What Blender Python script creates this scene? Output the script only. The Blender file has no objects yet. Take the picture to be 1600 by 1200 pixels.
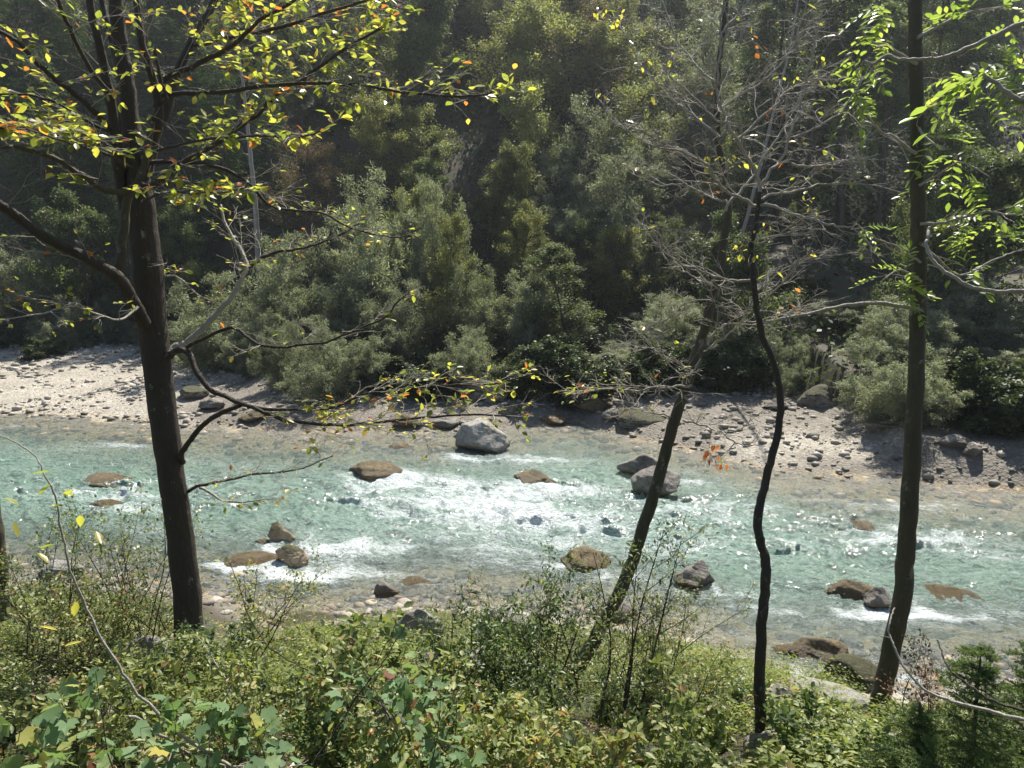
import bpy, math, random
import numpy as np
from mathutils import Vector
R = math.radians
sc = bpy.context.scene
C = sc.collection
# ------------------------------------------------------------------ camera
F_PX, PITCH, CAM_Z = 1186.0, R(10.0), 6.0
cam = bpy.data.cameras.new('camera'); cam.sensor_width = 36; cam.lens = 36 * F_PX / 1600
cam.clip_end = 600; cam.clip_start = 0.05
co = bpy.data.objects.new('camera', cam); C.objects.link(co)
co.location = (0, 0, CAM_Z); co.rotation_euler = (R(90) - PITCH, 0, 0); sc.camera = co
# ------------------------------------------------------------------ light
SUN_EL, SUN_AZ = 55.0, 20.0            # azimuth: degrees to the right of straight ahead (+Y)
w = bpy.data.worlds.new('World'); sc.world = w; w.use_nodes = True
nt = w.node_tree; bg = nt.nodes['Background']
sky = nt.nodes.new('ShaderNodeTexSky'); sky.sky_type = 'NISHITA'; sky.sun_disc = False
sky.sun_elevation = R(SUN_EL); sky.sun_rotation = R(SUN_AZ); sky.air_density = 1.0; sky.dust_density = 0.6
nt.links.new(sky.outputs[0], bg.inputs[0]); bg.inputs[1].default_value = 0.075
sl = bpy.data.lights.new('sun', 'SUN'); sl.energy = 5.0; sl.angle = R(0.5); sl.color = (1.0, 0.95, 0.86)
so = bpy.data.objects.new('sun', sl); C.objects.link(so)
sd = Vector((math.sin(R(SUN_AZ)) * math.cos(R(SUN_EL)), math.cos(R(SUN_AZ)) * math.cos(R(SUN_EL)), math.sin(R(SUN_EL))))
so.rotation_euler = sd.to_track_quat('Z', 'Y').to_euler()
sc.view_settings.view_transform = 'Standard'; sc.view_settings.look = 'None'
sc.view_settings.exposure = 0.95; sc.view_settings.gamma = 1
cy = sc.cycles
cy.max_bounces = 7; cy.diffuse_bounces = 3; cy.glossy_bounces = 2; cy.transmission_bounces = 4
cy.transparent_max_bounces = 8; cy.volume_bounces = 0
cy.use_denoising = True; cy.denoising_prefilter = 'ACCURATE'; cy.sample_clamp_indirect = 6
cy.use_adaptive_sampling = True; cy.adaptive_threshold = 0.012
cy.caustics_reflective = False; cy.caustics_refractive = False

# ------------------------------------------------------------------ helpers
def ray(px, py):
    a, b = (px - 800) / F_PX, -(py - 600) / F_PX
    c, s = math.cos(PITCH), math.sin(PITCH)
    return np.array((a, c + b * s, -s + b * c))
def P(px, py, Y):                      # a point Y metres in front of the viewer
    d = ray(px, py); t = Y / d[1]
    return np.array((d[0] * t, Y, CAM_Z + d[2] * t))
def W(px, py, z=0.0):                  # a point on the level z
    d = ray(px, py); t = (z - CAM_Z) / d[2]
    return np.array((d[0] * t, d[1] * t, z))
def hsh(i, j, s):
    n = (i * 374761393 + j * 668265263 + s * 2147483647 // 7) & 0xFFFFFFFF
    n = ((n ^ (n >> 13)) * 1274126177) & 0xFFFFFFFF
    n = ((n ^ (n >> 16)) * 2246822519) & 0xFFFFFFFF
    return ((n ^ (n >> 15)) & 0xFFFFFF) / float(0xFFFFFF)
def vn2(x, y, s=0):
    xi, yi = np.floor(x).astype(np.int64), np.floor(y).astype(np.int64)
    fx, fy = x - xi, y - yi
    fx = fx * fx * fx * (fx * (fx * 6 - 15) + 10); fy = fy * fy * fy * (fy * (fy * 6 - 15) + 10)
    a, b, c, d = hsh(xi, yi, s), hsh(xi + 1, yi, s), hsh(xi, yi + 1, s), hsh(xi + 1, yi + 1, s)
    return (a + (b - a) * fx) * (1 - fy) + (c + (d - c) * fx) * fy
def fbm(x, y, o=4, s=0, g=0.5, l=2.03):
    x = np.asarray(x, float); y = np.asarray(y, float)
    r, a, t = 0, 1.0, 0
    for k in range(o):
        r = r + a * vn2(x + 13.7 * k, y - 7.1 * k, s + k); t += a; a *= g; x = x * l; y = y * l
    return r / t
def vn3(p, s=0):
    return (vn2(p[:, 0] + 3.1 * p[:, 2], p[:, 1] - 2.3 * p[:, 2], s) + vn2(p[:, 1] + 1.7, p[:, 2] + 0.6 * p[:, 0], s + 9) + vn2(p[:, 2] - 5.2, p[:, 0] - 0.4 * p[:, 1], s + 17)) / 3
def fb3(p, o=4, s=0):
    r, a, t = 0, 1.0, 0
    for k in range(o):
        r = r + a * vn3(p, s + k * 5); t += a; a *= .5; p = p * 2.1 + 3.3
    return r / t
def sstep(a, b, x):
    t = np.clip((x - a) / (b - a), 0, 1); return t * t * (3 - 2 * t)

def mesh(name, V, Fs, mats, parent=None, smooth=False, attrs=None, mi=None):
    V = np.ascontiguousarray(V, dtype=np.float32)
    if isinstance(Fs, np.ndarray): Fs = [Fs]
    Fs = [np.asarray(f, dtype=np.int32) for f in Fs if len(f)]
    me = bpy.data.meshes.new(name)
    me.vertices.add(len(V)); me.vertices.foreach_set('co', V.ravel())
    nl = sum(f.size for f in Fs); nf = sum(len(f) for f in Fs)
    me.loops.add(nl); me.loops.foreach_set('vertex_index', np.concatenate([f.ravel() for f in Fs]))
    me.polygons.add(nf)
    tot = np.concatenate([np.full(len(f), f.shape[1], np.int32) for f in Fs])
    me.polygons.foreach_set('loop_start', np.concatenate([[0], np.cumsum(tot)[:-1]]).astype(np.int32))
    if smooth: me.polygons.foreach_set('use_smooth', np.ones(nf, bool))
    for m in (mats if isinstance(mats, (list, tuple)) else [mats]): me.materials.append(m)
    if mi is not None: me.polygons.foreach_set('material_index', np.asarray(mi, np.int32))
    if attrs:
        for k, v in attrs.items():
            a = me.attributes.new(k, 'FLOAT', 'POINT'); a.data.foreach_set('value', np.asarray(v, np.float32))
    me.update(calc_edges=True)
    o = bpy.data.objects.new(name, me); C.objects.link(o)
    if parent is not None: o.parent = parent
    return o
def tag(o, label=None, cat=None, group=None, kind=None):
    if label: o['label'] = label
    if cat: o['category'] = cat
    if group: o['group'] = group
    if kind: o['kind'] = kind
    return o
def empty(name, loc, label=None, cat=None, group=None):
    o = bpy.data.objects.new(name, None); C.objects.link(o); o.location = tuple(loc); o.empty_display_size = .1
    return tag(o, label, cat, group)

# ---- tubes
def resample(pts, n, wob=0.0, rng=None):
    pts = np.asarray(pts, float); k = len(pts)
    if k == 2: pts = np.array([pts[0], (pts[0] + pts[1]) / 2, pts[1]]); k = 3
    ext = np.vstack([2 * pts[0] - pts[1], pts, 2 * pts[-1] - pts[-2]])
    u = np.linspace(0, k - 1 - 1e-6, n); i = u.astype(int); t = (u - i)[:, None]
    a, b, c, d = ext[i], ext[i + 1], ext[i + 2], ext[i + 3]
    q = .5 * ((2 * b) + (c - a) * t + (2 * a - 5 * b + 4 * c - d) * t * t + (3 * b - a - 3 * c + d) * t ** 3)
    if wob and rng is not None:
        nz = np.cumsum(rng.normal(0, wob, (n, 3)), 0); nz -= np.linspace(0, 1, n)[:, None] * nz[-1]; nz[0] = 0
        q[:, :3] += nz
    return q
class Tubes:
    def __init__(s): s.V = []; s.F = []; s.n = 0
    def add(s, pts, rad, sides=6, rough=0.0, rng=None):
        pts = np.asarray(pts, float); k = len(pts); rad = np.broadcast_to(rad, (k,)).astype(float)
        t = np.gradient(pts, axis=0); t /= np.linalg.norm(t, axis=1, keepdims=True) + 1e-9
        ref = np.array((0.31, 0.92, 0.2)) if abs(t[0, 1]) < .8 else np.array((1., .1, .1))
        u = np.cross(t, ref); u /= np.linalg.norm(u, axis=1, keepdims=True) + 1e-9
        v = np.cross(t, u)
        a = np.linspace(0, 2 * np.pi, sides, endpoint=False)
        rr = rad[:, None] * np.ones(sides)
        if rough and rng is not None: rr = rr * (1 + rng.normal(0, rough, rr.shape)) * (1 + rng.normal(0, rough * .7, (k, 1)))
        ring = pts[:, None] + rr[..., None] * (np.cos(a)[None, :, None] * u[:, None] + np.sin(a)[None, :, None] * v[:, None])
        s.V.append(ring.reshape(-1, 3))
        i = np.arange(k - 1)[:, None] * sides + np.arange(sides)[None]; j = np.arange(k - 1)[:, None] * sides + (np.arange(sides)[None] + 1) % sides
        s.F.append(np.stack([i, j, j + sides, i + sides], -1).reshape(-1, 4) + s.n)
        s.n += k * sides
    def build(s, name, mat, parent=None):
        return mesh(name, np.vstack(s.V), np.vstack(s.F), mat, parent, smooth=True)

# ---- leaves: templates are (verts, faces) with the stalk at the origin and the blade along +Y, normal +Z
def lf_quad(): return np.array([[0, 0, 0], [.5, .45, .05], [0, 1, 0], [-.5, .45, .05]]), np.array([[0, 1, 2, 3]])
def lf_tri(): return np.array([[0, 0, 0], [.5, .7, 0], [-.4, .9, .1]]), np.array([[0, 1, 2]])
def lf_oval():
    V = np.array([[0, 0, 0], [.26, .2, .05], [.42, .48, .07], [.25, .8, .03], [0, 1, -.05], [-.25, .8, .03], [-.42, .48, .07], [-.26, .2, .05], [0, .5, -.03]])
    return V, np.array([[0, 1, 2, 8], [8, 2, 3, 4], [8, 4, 5, 6], [0, 8, 6, 7]])
def lf_lobed():
    V = np.array([[0, 0, 0], [.3, -.06, .02], [.42, .12, .05], [.56, .34, .0], [.34, .42, .06], [.36, .66, .0], [.16, .7, .05], [0, 1, -.08],
                  [-.16, .7, .05], [-.36, .66, 0], [-.34, .42, .06], [-.56, .34, 0], [-.42, .12, .05], [-.3, -.06, .02], [0, .36, -.04], [0, .7, -.05]])
    return V, [np.array([[0, 1, 2, 14], [14, 2, 3, 4], [14, 4, 5, 6], [14, 6, 7, 15], [14, 15, 7, 8], [14, 8, 9, 10], [14, 10, 11, 12], [0, 14, 12, 13]])]
def lf_bent():      # a cheaper pointed leaf folded along its midrib
    return np.array([[0, 0, 0], [.4, .42, .07], [0, .5, -.03], [-.4, .42, .07], [0, 1, -.12]]), [np.array([[0, 1, 2], [0, 2, 3], [1, 4, 2], [2, 4, 3]])]
def lf_blade():
    return np.array([[-.5, 0, 0], [.5, 0, 0], [-.4, .5, .1], [.4, .5, .1], [0, 1, -.1]]), [np.array([[0, 1, 3, 2]]), np.array([[2, 3, 4]])]
def frames(d, up, roll=None):
    d = d / (np.linalg.norm(d, axis=1, keepdims=True) + 1e-9)
    x = np.cross(d, up); x /= np.linalg.norm(x, axis=1, keepdims=True) + 1e-9
    z = np.cross(x, d)
    return x, d, z
class Leaves:
    def __init__(s): s.V = []; s.F = {}; s.n = 0; s.T = []
    def add(s, tmpl, pos, d, up, L, Wd, tint):
        TV, TF = tmpl; n = len(pos)
        if n == 0: return
        x, y, z = frames(d, up)
        L = np.broadcast_to(L, (n,)); Wd = np.broadcast_to(Wd, (n,))
        v = pos[:, None] + TV[None, :, :1] * (x * Wd[:, None])[:, None] + TV[None, :, 1:2] * (y * L[:, None])[:, None] + TV[None, :, 2:] * (z * L[:, None])[:, None]
        s.V.append(v.reshape(-1, 3)); s.T.append(np.repeat(np.broadcast_to(tint, (n,)), len(TV)))
        for f in (TF if isinstance(TF, list) else [TF]):
            s.F.setdefault(f.shape[1], []).append((f[None] + (np.arange(n) * len(TV))[:, None, None] + s.n).reshape(-1, f.shape[1]))
        s.n += n * len(TV)
    def build(s, name, mat, parent=None, smooth=False):
        return mesh(name, np.vstack(s.V), [np.vstack(f) for f in s.F.values()], mat, parent, smooth=smooth, attrs={'tint': np.concatenate(s.T)})
def rdir(rng, n): v = rng.normal(size=(n, 3)); return v / np.linalg.norm(v, axis=1, keepdims=True)

# ------------------------------------------------------------------ materials
class NT:
    def __init__(s, name):
        s.m = bpy.data.materials.new(name); s.m.use_nodes = True; s.t = s.m.node_tree; s.t.nodes.clear()
        s.out = s.n('OutputMaterial')
    def n(s, t, **k):
        nd = s.t.nodes.new('ShaderNode' + t)
        for a, b in k.items(): setattr(nd, a, b)
        return nd
    def l(s, a, b): s.t.links.new(a, b)
    def val(s, inp, v):
        if hasattr(v, 'default_value') or hasattr(v, 'is_output'): s.l(v, inp)
        elif isinstance(v, (tuple, list)): inp.default_value = (*v, 1) if len(v) == 3 and inp.type == 'RGBA' else v
        else: inp.default_value = v
    def math(s, op, a, b=0.0, c=0.0, clamp=False):
        nd = s.n('Math', operation=op, use_clamp=clamp); s.val(nd.inputs[0], a); s.val(nd.inputs[1], b); s.val(nd.inputs[2], c); return nd.outputs[0]
    def mixc(s, f, a, b, bt='MIX'):
        nd = s.n('Mix', data_type='RGBA', blend_type=bt); s.val(nd.inputs[0], f); s.val(nd.inputs[6], a); s.val(nd.inputs[7], b); return nd.outputs[2]
    def noise(s, scale, vec=None, detail=4, rough=.55, dist=0):
        nd = s.n('TexNoise'); nd.inputs['Scale'].default_value = scale; nd.inputs['Detail'].default_value = detail
        nd.inputs['Roughness'].default_value = rough; nd.inputs['Distortion'].default_value = dist
        if vec is not None: s.l(vec, nd.inputs['Vector'])
        return nd.outputs[0]
    def ramp(s, f, stops):
        nd = s.n('ValToRGB'); s.l(f, nd.inputs[0]); e = nd.color_ramp.elements
        while len(e) < len(stops): e.new(.5)
        for i, (p, c) in enumerate(stops): e[i].position = p; e[i].color = (*c, 1) if isinstance(c, tuple) else (c, c, c, 1)
        return nd.outputs[0]
    def attr(s, name): nd = s.n('Attribute', attribute_name=name); return nd.outputs['Fac']
    def obj(s, sx=1, sy=1, sz=1):
        tc = s.n('TexCoord')
        mp = s.n('Mapping'); mp.inputs['Scale'].default_value = (sx, sy, sz); s.l(tc.outputs['Object'], mp.inputs[0]); return mp.outputs[0]
    def pos(s, sx=1, sy=1, sz=1, rz=0):
        g = s.n('NewGeometry'); mp = s.n('Mapping'); mp.inputs['Scale'].default_value = (sx, sy, sz); mp.inputs['Rotation'].default_value = (0, 0, rz)
        s.l(g.outputs['Position'], mp.inputs[0]); return mp.outputs[0]
    def bump(s, h, st, dist, nrm=None):
        b = s.n('Bump'); b.inputs['Strength'].default_value = st; b.inputs['Distance'].default_value = dist; s.l(h, b.inputs['Height'])
        if nrm is not None: s.l(nrm, b.inputs['Normal'])
        return b.outputs[0]
def leaf_mat(name, stops, trans=0.45, rough=0.45, spec=0.35, inst=0.25, tcol=1.25):
    m = NT(name); t = m.attr('tint')
    oi = m.n('ObjectInfo')
    f = m.math('ADD', t, m.math('MULTIPLY', m.math('SUBTRACT', oi.outputs['Random'], .5), inst), clamp=True)
    c = m.ramp(f, stops)
    p = m.n('BsdfPrincipled'); m.l(c, p.inputs['Base Color']); p.inputs['Roughness'].default_value = rough; p.inputs['Specular IOR Level'].default_value = spec
    tr = m.n('BsdfTranslucent'); m.l(m.mixc(1.0, c, (tcol, tcol * 1.05, tcol * .6), 'MULTIPLY'), tr.inputs[0])
    mx = m.n('MixShader'); mx.inputs[0].default_value = trans; m.l(p.outputs[0], mx.inputs[1]); m.l(tr.outputs[0], mx.inputs[2]); m.l(mx.outputs[0], m.out.inputs[0])
    return m.m
def bark_mat(name, a, b, lichen=None, sc_=18, lf=.62, bd=.012):
    m = NT(name); v = m.pos(1, 1, .35)
    n1 = m.noise(sc_, v, 6, .65); n2 = m.noise(3.5, m.pos(), 3)
    c = m.mixc(n1, a, b); c = m.mixc(m.math('MULTIPLY', n2, .5), c, tuple(x * .5 for x in a))
    if lichen:
        k = m.ramp(m.noise(9, m.pos(1, 1, .8), 5, .7), [(lf, 0.0), (lf + .06, 1.0)])
        c = m.mixc(m.math('MULTIPLY', k, .9), c, lichen)
        k2 = m.ramp(m.noise(5, m.pos(1, 1, .6), 4, .7), [(.56, 0.0), (.66, .75)]); c = m.mixc(k2, c, (.05, .052, .022))
    p = m.n('BsdfPrincipled'); m.l(c, p.inputs['Base Color']); p.inputs['Roughness'].default_value = .75; p.inputs['Specular IOR Level'].default_value = .3
    m.l(m.bump(n1, .9, bd * 2), p.inputs['Normal']); m.l(p.outputs[0], m.out.inputs[0]); return m.m

M = {}
M['bark_beech'] = bark_mat('beech_bark', (.050, .038, .030), (.10, .08, .062), (.26, .26, .20), 30, .63, .02)
M['bark_moss'] = bark_mat('mossy_bark', (.07, .058, .04), (.13, .115, .075), (.25, .24, .19), 26, .60)
M['bark_dark'] = bark_mat('dark_bark', (.045, .036, .028), (.10, .08, .06), (.2, .2, .14), 24, .6, .02)
M['twig'] = bark_mat('twig_bark', (.30, .27, .22), (.52, .48, .40), None, 30)  # pale colour stands in for sun rim light on the twigs
M['far_bark'] = bark_mat('far_bark', (.06, .05, .04), (.12, .10, .08), None, 8)
M['pale_bark'] = bark_mat('pale_bark', (.22, .20, .17), (.38, .35, .31), None, 8)
M['beech_leaf'] = leaf_mat('beech_leaf', [(0, (.12, .15, .035)), (.35, (.25, .28, .06)), (.72, (.42, .39, .085)), (.90, (.50, .42, .10)), (.93, (.50, .17, .04)), (1, (.36, .12, .04))], .60, .35, .5, 0, 1.5)
M['ash_leaf'] = leaf_mat('ash_leaf', [(0, (.12, .18, .045)), (.6, (.24, .31, .075)), (1, (.36, .39, .11))], .60, .38, .5, 0, 1.4)
M['herb_leaf'] = leaf_mat('herb_leaf', [(0, (.085, .125, .04)), (.45, (.19, .235, .075)), (.8, (.34, .36, .13)), (.93, (.48, .43, .19)), (1, (.34, .17, .08))], .42, .45, .4, 0, 1.2)
M['lobed_leaf'] = leaf_mat('lobed_leaf', [(0, (.09, .15, .07)), (.6, (.17, .26, .12)), (.86, (.26, .34, .14)), (.93, (.42, .38, .09)), (1, (.25, .11, .06))], .38, .55, .22, 0, 1.3)
M['shrub_leaf'] = leaf_mat('shrub_leaf', [(0, (.06, .105, .035)), (.6, (.135, .19, .06)), (.9, (.28, .31, .10)), (1, (.45, .36, .11))], .42, .42, .45, 0, 1.25)
M['grass'] = leaf_mat('grass_blade', [(0, (.06, .11, .02)), (.6, (.16, .22, .05)), (1, (.36, .33, .14))], .4, .5, .3, 0, 1.2)
M['litter'] = leaf_mat('fallen_leaf', [(0, (.12, .06, .03)), (.5, (.26, .14, .06)), (1, (.42, .32, .14))], .15, .6, .3, 0, 1.1)
M['needle_near'] = leaf_mat('spruce_needle', [(0, (.07, .12, .04)), (.6, (.15, .22, .065)), (1, (.28, .33, .12))], .3, .5, .35, 0, 1.1)
M['willow'] = leaf_mat('willow_leaf', [(0, (.14, .155, .115)), (.5, (.235, .255, .19)), (1, (.38, .40, .31))], .52, .5, .35, .35, 1.15)
M['green'] = leaf_mat('green_leaf', [(0, (.06, .082, .036)), (.5, (.12, .15, .062)), (1, (.21, .24, .10))], .52, .5, .35, .4, 1.2)
M['olive'] = leaf_mat('olive_leaf', [(0, (.09, .10, .04)), (.5, (.18, .19, .075)), (1, (.36, .34, .12))], .52, .5, .35, .4, 1.2)
M['pale_green'] = leaf_mat('pale_green_leaf', [(0, (.14, .155, .06)), (.5, (.26, .275, .115)), (1, (.44, .42, .17))], .55, .5, .35, .3, 1.15)  # own pale green of some trees, also paints sunlit crowns at upper centre
M['understory'] = leaf_mat('understory_leaf', [(0, (.03, .045, .018)), (.5, (.06, .085, .03)), (1, (.11, .14, .05))], .4, .5, .3, .3, 1.1)
M['rust'] = leaf_mat('rusty_leaf', [(0, (0.105, 0.075, 0.045)), (.5, (0.195, 0.135, 0.075)), (1, (0.330, 0.225, 0.105))], .35, .6, .3, .3, 1.1)
M['spruce'] = leaf_mat('dark_needle', [(0, (0.035, 0.063, 0.028)), (.5, (0.063, 0.105, 0.042)), (1, (0.112, 0.161, 0.063))], .25, .7, .12, .3, 1.1)

def stone_mat(name, a, b, moss=0.0, wet=False):
    m = NT(name); v = m.pos()
    oi = m.n('ObjectInfo'); n1 = m.noise(6, v, 7, .65); n2 = m.noise(1.8, v, 4)
    c = m.mixc(m.ramp(n1, [(.35, 0.), (.65, 1.)]), a, b)
    c = m.mixc(m.ramp(n2, [(.45, 0.), (.7, .7)]), c, (a[0] * .55, a[1] * .5, a[2] * .42))
    vv = m.n('TexVoronoi', feature='DISTANCE_TO_EDGE'); vv.inputs['Scale'].default_value = 2.3; m.l(v, vv.inputs['Vector'])
    c = m.mixc(m.ramp(vv.outputs['Distance'], [(0., .7), (.025, 0.)]), c, tuple(x * .35 for x in a))
    g = m.n('NewGeometry'); sp = m.n('SeparateXYZ'); m.l(g.outputs['Position'], sp.inputs[0])
    if moss:
        nz = m.n('SeparateXYZ'); m.l(g.outputs['Normal'], nz.inputs[0])
        k = m.math('ADD', m.math('MULTIPLY', nz.outputs[2], .35), m.noise(3.2, v, 5, .7))
        k = m.ramp(k, [(1.0 - moss * .55, 0.), (1.06 - moss * .55, 1.)])
        mc = m.mixc(m.noise(20, v, 4), (.03, .030, .010), (.10, .095, .03)); c = m.mixc(k, c, mc)
    if wet:   # a wet algae-brown band above the water line
        hz = m.math('ADD', sp.outputs[2], m.math('MULTIPLY', m.noise(4, v, 4), .16))
        k = m.ramp(hz, [(.12, 1.), (.24, 0.)]); c = m.mixc(k, c, (.11, .075, .03))
        rg = m.math('SUBTRACT', .75, m.math('MULTIPLY', k, .5))
    else: rg = m.math('ADD', .75, 0)
    p = m.n('BsdfPrincipled'); m.l(c, p.inputs['Base Color']); m.l(rg, p.inputs['Roughness'])
    m.l(m.bump(m.noise(14, v, 10, .75), .9, .09), p.inputs['Normal']); m.l(p.outputs[0], m.out.inputs[0]); return m.m
M['rock'] = stone_mat('grey_rock', (.20, .185, .165), (.42, .40, .37))
M['rock_wet'] = stone_mat('river_rock', (.15, .13, .105), (.34, .31, .27), 0, True)
M['rock_tan'] = stone_mat('tan_rock', (.34, .25, .15), (.55, .44, .30), 0.55, False)
M['rock_gold'] = stone_mat('algae_rock', (.085, .065, .035), (.24, .17, .075), 0, True)
M['rock_moss'] = stone_mat('mossy_rock', (.15, .135, .11), (.34, .31, .27), 0.80)
M['rock_white'] = stone_mat('white_rock', (.28, .26, .225), (.48, .455, .41))

# ------------------------------------------------------------------ the lie of the land
def curve(pts, z=0.0):
    a = np.array([W(x, y, z) for x, y in pts]); i = np.argsort(a[:, 0]); a = a[i]
    return lambda x: np.interp(x, a[:, 0], a[:, 1])
near = curve([(-700, 900), (-200, 905), (100, 908), (330, 935), (450, 985), (640, 950), (800, 962), (1000, 985), (1150, 1030), (1300, 1088), (1450, 1078), (1650, 1082), (2100, 1085)])
far = curve([(-700, 622), (-300, 632), (0, 642), (200, 655), (330, 668), (500, 672), (700, 674), (900, 660), (980, 680), (1100, 705), (1200, 735), (1400, 748), (1600, 768), (2200, 800)])
hillf = curve([(-700, 545), (-300, 545), (0, 545), (220, 542), (300, 572), (450, 596), (680, 600), (800, 597), (950, 602), (1100, 612), (1250, 615), (1340, 645), (1450, 685), (1600, 692), (2200, 705)], .9)
BARS = [W(95, 585), W(610, 625), W(1260, 700)]
def T(x, y, rough=True):
    x = np.asarray(x, float); y = np.asarray(y, float)
    wig = (fbm(x * .9, y * .9, 3, 3) - .5) * .7
    yn, yf, yh = near(x) + wig * .6, far(x) + wig * 1.6, hillf(x)
    bank = 4.4 * (1 - y / yn)
    dn, df = y - yn, yf - y
    dep = np.minimum(.10 * np.clip(dn, 0, 99) + .9 * sstep(1.8, 5.5, dn), .06 * np.clip(df, 0, 99) + 1.0 * sstep(2.2, 8.0, df))
    bed = -np.minimum(dep, 1.25)
    t = np.clip((y - yf) / np.maximum(yh - yf, .5), 0, 1)
    bar = .75 * t ** .8 * (0.75 + .5 * fbm(x * .15, y * .2, 2, 8))
    hy = np.clip(y - yh, 0, 400)
    hp = np.clip(y - (34 + .02 * x), 0, 400)
    bl = sstep(4, 20, hy)
    hill = .8 + .1 * np.minimum(hy, 3) + (1 - bl) * .28 * np.clip(hy - 2, 0, 400) + bl * np.maximum(.72 * hp, .28 * np.clip(hy - 2, 0, 400)) + 1.6 * (fbm(x * .08, y * .08, 3, 21) - .5) * np.clip(hy / 8, 0, 1)
    z = np.where(dn < 0, bank, np.where(df > 0, bed, np.where(hy > 0, hill, bar)))
    if rough:
        z = z + np.where(dn < 0, .22, .1) * (fbm(x * 1.7, y * 1.7, 4, 31) - .5) * np.clip(np.minimum(abs(dn), 1) + .25, 0, 1)
    return z
def Gd(px, py):                         # where the sight line through a pixel meets the land
    d = ray(px, py); t = np.concatenate([np.arange(1.5, 45, .05), np.arange(45, 160, .4)])
    p = d[None] * t[:, None] + np.array((0, 0, CAM_Z)); h = T(p[:, 0], p[:, 1])
    i = int(np.argmax(p[:, 2] < h)); return np.array((p[i, 0], p[i, 1], h[i]))

xs = np.concatenate([np.arange(-100, -30, 2.5), np.arange(-30, -12, .35), np.arange(-12, 12, .09), np.arange(12, 30, .35), np.arange(30, 101, 2.5)])
ys = np.concatenate([np.arange(-14, 0, .6), np.arange(0, 13, .09), np.arange(13, 32, .2), np.arange(32, 52, .4), np.arange(52, 125, 1.6)])
X, Y = np.meshgrid(xs, ys)
Z = T(X, Y)
yn_, yf_, yh_ = near(X), far(X), hillf(X)
wet = sstep(.05, -.08, Z) * (Y > yn_ - 1.0) * (Y < yf_ + 4)
gravel = sstep(-.3, .5, Y - yn_ + .5) * (1 - sstep(-.5, 2.5, Y - yh_ + 2 * (fbm(X * .5, Y * .5, 3, 55) - .5)))
def lit_tone_at(x, y):  # gravel brightness: low values paint tree shade along with brown silt
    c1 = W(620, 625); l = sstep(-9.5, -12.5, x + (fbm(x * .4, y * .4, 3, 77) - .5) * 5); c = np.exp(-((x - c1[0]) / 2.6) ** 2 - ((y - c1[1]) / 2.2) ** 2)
    r = W(1265, 712); d = np.exp(-((x - r[0]) / 3.2) ** 2 - ((y - r[1]) / 1.3) ** 2)  # painted sun patch on the right bar
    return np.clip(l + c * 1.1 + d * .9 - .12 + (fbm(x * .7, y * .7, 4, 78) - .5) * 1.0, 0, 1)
lit_tone = lit_tone_at(X, Y)
Z = Z + gravel * (fbm(X * 7, Y * 7, 2, 60) - .5) * .07
def grid_faces(ny, nx):
    i = np.arange(ny - 1)[:, None] * nx + np.arange(nx - 1)[None]
    return np.stack([i, i + 1, i + nx + 1, i + nx], -1).reshape(-1, 4)
m = NT('ground'); v = m.pos()
soil = m.mixc(m.noise(3, v, 6, .7), (.030, .023, .014), (.07, .052, .028)); soil = m.mixc(m.ramp(m.noise(1.3, v, 4), [(.45, 0.), (.6, 1.)]), soil, (.035, .042, .015))
vo = m.n('TexVoronoi'); vo.inputs['Scale'].default_value = 9; m.l(m.pos(), vo.inputs['Vector'])
vo2 = m.n('TexVoronoi'); vo2.inputs['Scale'].default_value = 24; m.l(m.pos(), vo2.inputs['Vector'])
bw = m.n('RGBToBW'); m.l(vo.outputs['Color'], bw.inputs[0])
bw2 = m.n('RGBToBW'); m.l(vo2.outputs['Color'], bw2.inputs[0])
pz = m.math('ADD', m.math('MULTIPLY', bw.outputs[0], .5), m.math('MULTIPLY', bw2.outputs[0], .5))
grav = m.ramp(pz, [(.1, (.20, .175, .135)), (.5, (.345, .31, .25)), (.85, (.53, .49, .42))])
bedc = m.ramp(m.math('ADD', m.math('MULTIPLY', pz, .7), m.math('MULTIPLY', m.noise(1.1, v, 5, .6), .5)), [(.25, (.10, .068, .028)), (.5, (.26, .185, .075)), (.75, (.42, .32, .16)), (1, (.55, .47, .32))])
grav = m.mixc(m.attr('tone'), m.mixc(.68, grav, (.06, .048, .034)), grav)  # gravel browned for silt and painted tree shade
c = m.mixc(m.attr('gravel'), soil, grav); c = m.mixc(m.attr('wet'), c, bedc)
hgt = m.math('SUBTRACT', m.math('MULTIPLY', m.math('ADD', m.math('MULTIPLY', vo.outputs[0], -1), m.math('MULTIPLY', vo2.outputs[0], -.4)), m.attr('gravel')), m.math('MULTIPLY', m.noise(15, v, 5), -.4))
p = m.n('BsdfPrincipled'); m.l(c, p.inputs['Base Color']); p.inputs['Roughness'].default_value = .85; m.l(m.bump(hgt, .8, .05), p.inputs['Normal']); m.l(p.outputs[0], m.out.inputs[0])
g = mesh('ground', np.stack([X, Y, Z], -1).reshape(-1, 3), grid_faces(len(ys), len(xs)), m.m, smooth=True, attrs={'wet': wet.ravel(), 'gravel': gravel.ravel(), 'tone': lit_tone.ravel()})
tag(g, kind='structure')

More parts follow.
